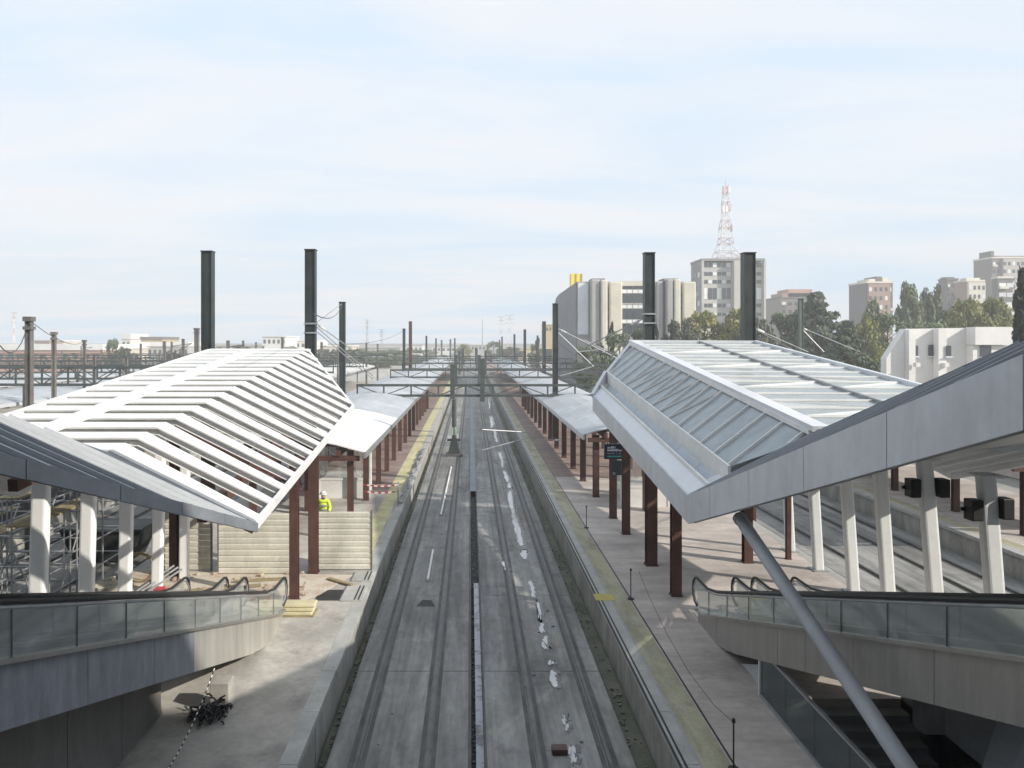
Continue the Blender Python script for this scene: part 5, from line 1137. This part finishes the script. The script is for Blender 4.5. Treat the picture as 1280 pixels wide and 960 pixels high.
# ------------------------------------------------------------------ station hall behind the camera, the place the view is taken from
sh = thing('station_hall', 'station hall bridging the tracks right behind the viewpoint', 'building', (0, -12, 5.2))
MB().box(-60, 60, -28, -1.2, 5.2, 5.9).build('floor_slab', M_conc2, sh); MB().box(-60, 60, -28, -.9, 19.0, 20.0).build('roof', M_white2, sh)
MB().box(-60, 60, -28, -2.0, 5.9, 19.0).build('core', bmat('hall_panel', (.45, .45, .45)), sh)
for k in range(41): MB().box(-60+3*k-.08, -60+3*k+.08, -1.6, -1.2, 5.9, 19.0).build('mullion', M_galv, sh)
for k in range(40): MB().box(-59.9+3*k, -57.1+3*k, -1.45, -1.4, 5.95, 18.9).build('glass_pane', M_bgl, sh)
for k in range(8): MB().box(-56+15.8*k-.5, -56+15.8*k+.5, -14, -13, -1.3, 5.2).build('pier', M_conc2, sh)
portal(86, -9, 20, 4.7, 1.0, 'truss beam between the nearest and the second one across the tracks', drop=[(-1.6, 3, 6.3), (1.0, 3, 6.3)])
portal(145, -12, 26, 4.7, 1.0, 'faint truss beam between the second and third across the tracks', drop=[(-1.6, 2.8, 6.5), (1.2, 2.8, 6.5)])
# ------------------------------------------------------------------ air
hz = MB().box(-460, 460, -60, 500, -2.4, 60).build('haze', M_conc); hz['kind'] = 'stuff'
hm = bpy.data.materials.new('haze_air'); hm.use_nodes = True; hm.node_tree.nodes.clear()
ho = hm.node_tree.nodes.new('ShaderNodeOutputMaterial'); hv = hm.node_tree.nodes.new('ShaderNodeVolumePrincipled')
hv.inputs['Density'].default_value = 0.0012; hv.inputs['Color'].default_value = (.98, .99, 1, 1); hv.inputs['Anisotropy'].default_value = 0.0
hm.node_tree.links.new(hv.outputs[0], ho.inputs['Volume']); hz.data.materials.clear(); hz.data.materials.append(hm)

# loose stones and crumbs in the side drains and on the slabs
rd = random.Random(11); db = MB()
for k in range(1500):
    u = rd.random()
    if u < .35: x, z = rd.uniform(-3.15, -2.95), -1.16
    elif u < .6: x, z = rd.uniform(3.4, 3.8), -1.16
    elif u < .97: x, z = rd.uniform(.04, .28), -.955 if False else -1.12
    else: x, z = rd.choice((-1.6, 2.12)) + rd.gauss(0, .9), -.86
    y = 12 + 60 * rd.random() ** 1.6; a = rd.uniform(.012, .045)
    if z > -.9 and (x > 3.2 or x < -2.85 or -.1 < x < .4): continue
    d = Vector((rd.uniform(-1, 1), rd.uniform(-1, 1), 0)).normalized() * a
    db.bar((x-d.x, y-d.y, z+a*.4), (x+d.x, y+d.y, z+a*.4), a*1.3, a*.9)
o = db.build('loose_stones', mat('stone_crumbs', (.25, .24, .21), .9, .3, 9)); o['kind'] = 'stuff'; o['label'] = 'loose stones lying in the drains and on the track slabs'; o['category'] = 'stones'

# silver cable sleeves along the left platform edge, drain hole in the left track
rd = random.Random(3)
for n_, (ya, yb_, l) in enumerate(((36.5, 44, 'nearer'), (44.5, 55, 'farther'))):
    b = MB()
    for c_ in range(4):
        pts = []; y = ya
        while y < yb_: pts.append((-3.32 + rd.uniform(-.14, .14), y, .06 + rd.uniform(0, .16))); y += rd.uniform(.3, .7)
        b.path(pts, .035, 5)
    tag(b.build('cable_sleeve', M_galv, loc=(-3.3, ya, 0)), 'tangle of silver cable sleeves on the left platform edge, %s one' % l, 'cable')
struct(MB().sheet([(-1.75, 24.9, -.853), (-1.15, 24.9, -.853), (-1.3, 25.5, -.853), (-1.6, 25.5, -.853)], .004, (0, 0, 1)).build('drain_hole', M_dark))

portal(70, -64, -20, 5.7, 1.4, 'long truss beam over the left yard just behind the nearest left one', posts=(-46,))
portal(108, -90, -15, 5.6, 1.4, 'long truss beam over the left yard, third from the camera', posts=(-46, -30))
portal(160, -110, -14, 5.4, 1.5, 'faint long truss beam over the left yard behind all the others', posts=(-46, -30))
portal(98, 13, 45, 5.0, 1.2, 'truss beam low behind the glazed canopy, right of the first', posts=(19, 31))

# broken bricks and crumbs strewn over the bare earth of the building site
rd = random.Random(21); db = MB()
for k in range(110):
    x, y = rd.uniform(-10.8, -5.0), 21.9 + 3.7 * rd.random(); a = rd.uniform(.02, .09); an = rd.uniform(0, 3.14); d = Vector((math.cos(an), math.sin(an), 0)) * a
    db.bar((x-d.x, y-d.y, .03+a*.3), (x+d.x, y+d.y, .03+a*rd.uniform(.2, .7)), a*1.2, a*.8)
o = db.build('site_crumbs', mat('site_crumb', (.52, .46, .38), .9, .25, 6, col2=(.38, .25, .18))); o['kind'] = 'stuff'; o['label'] = 'crumbs and broken bricks strewn over the bare earth by the hoarding'; o['category'] = 'rubble'
for i, (p, q_) in enumerate((((-8.8, 23.6, .06), (-6.6, 24.2, .06)), ((-7.6, 24.6, .05), (-5.9, 24.9, .05)), ((-4.6, 24.9, .05), (-3.7, 24.2, .05)))):
    tag(MB().bar(p, q_, .16, .05).build('loose_plank', M_wood, loc=p), 'loose timber plank lying before the hoarding, %s from the left' % ORD[i], 'plank', 'planks on the building site')
tag(MB().path([(-10.4 + .22 * k + .1 * math.sin(k * 1.7), 23.2 + .5 * math.sin(k * .9), .05) for k in range(14)], .022, 6).build('loose_hose', M_black, loc=(-10, 23.2, 0)), 'black hose snaking over the bare earth between the white columns', 'hose')

# slim posts crowding the left yard
rd = random.Random(8)
for i in range(18):
    Y = rd.uniform(75, 150); px = 60 + 22.5 * i + rd.uniform(-6, 6)
    x = PX(px, Y); t_ = 5.6 + rd.uniform(0, 2.2)
    t = thing('yard_post', 'thin grey post among the trusses of the left yard, %s from the left' % ORD[i], 'post', (x, Y, -.86), 'thin posts of the left yard')
    MB().box(x-.09, x+.09, Y-.09, Y+.09, -.86, t_).build('shaft', M_concmast, t)
    MB().tube((x, Y, t_-.5), (x + 2.2, Y, t_-.2), .04, .04, 5).build('bracket', M_truss, t); MB().tube((x, Y, t_-1.3), (x + 2.2, Y, t_-.2), .035, .035, 5).build('stay', M_truss, t)
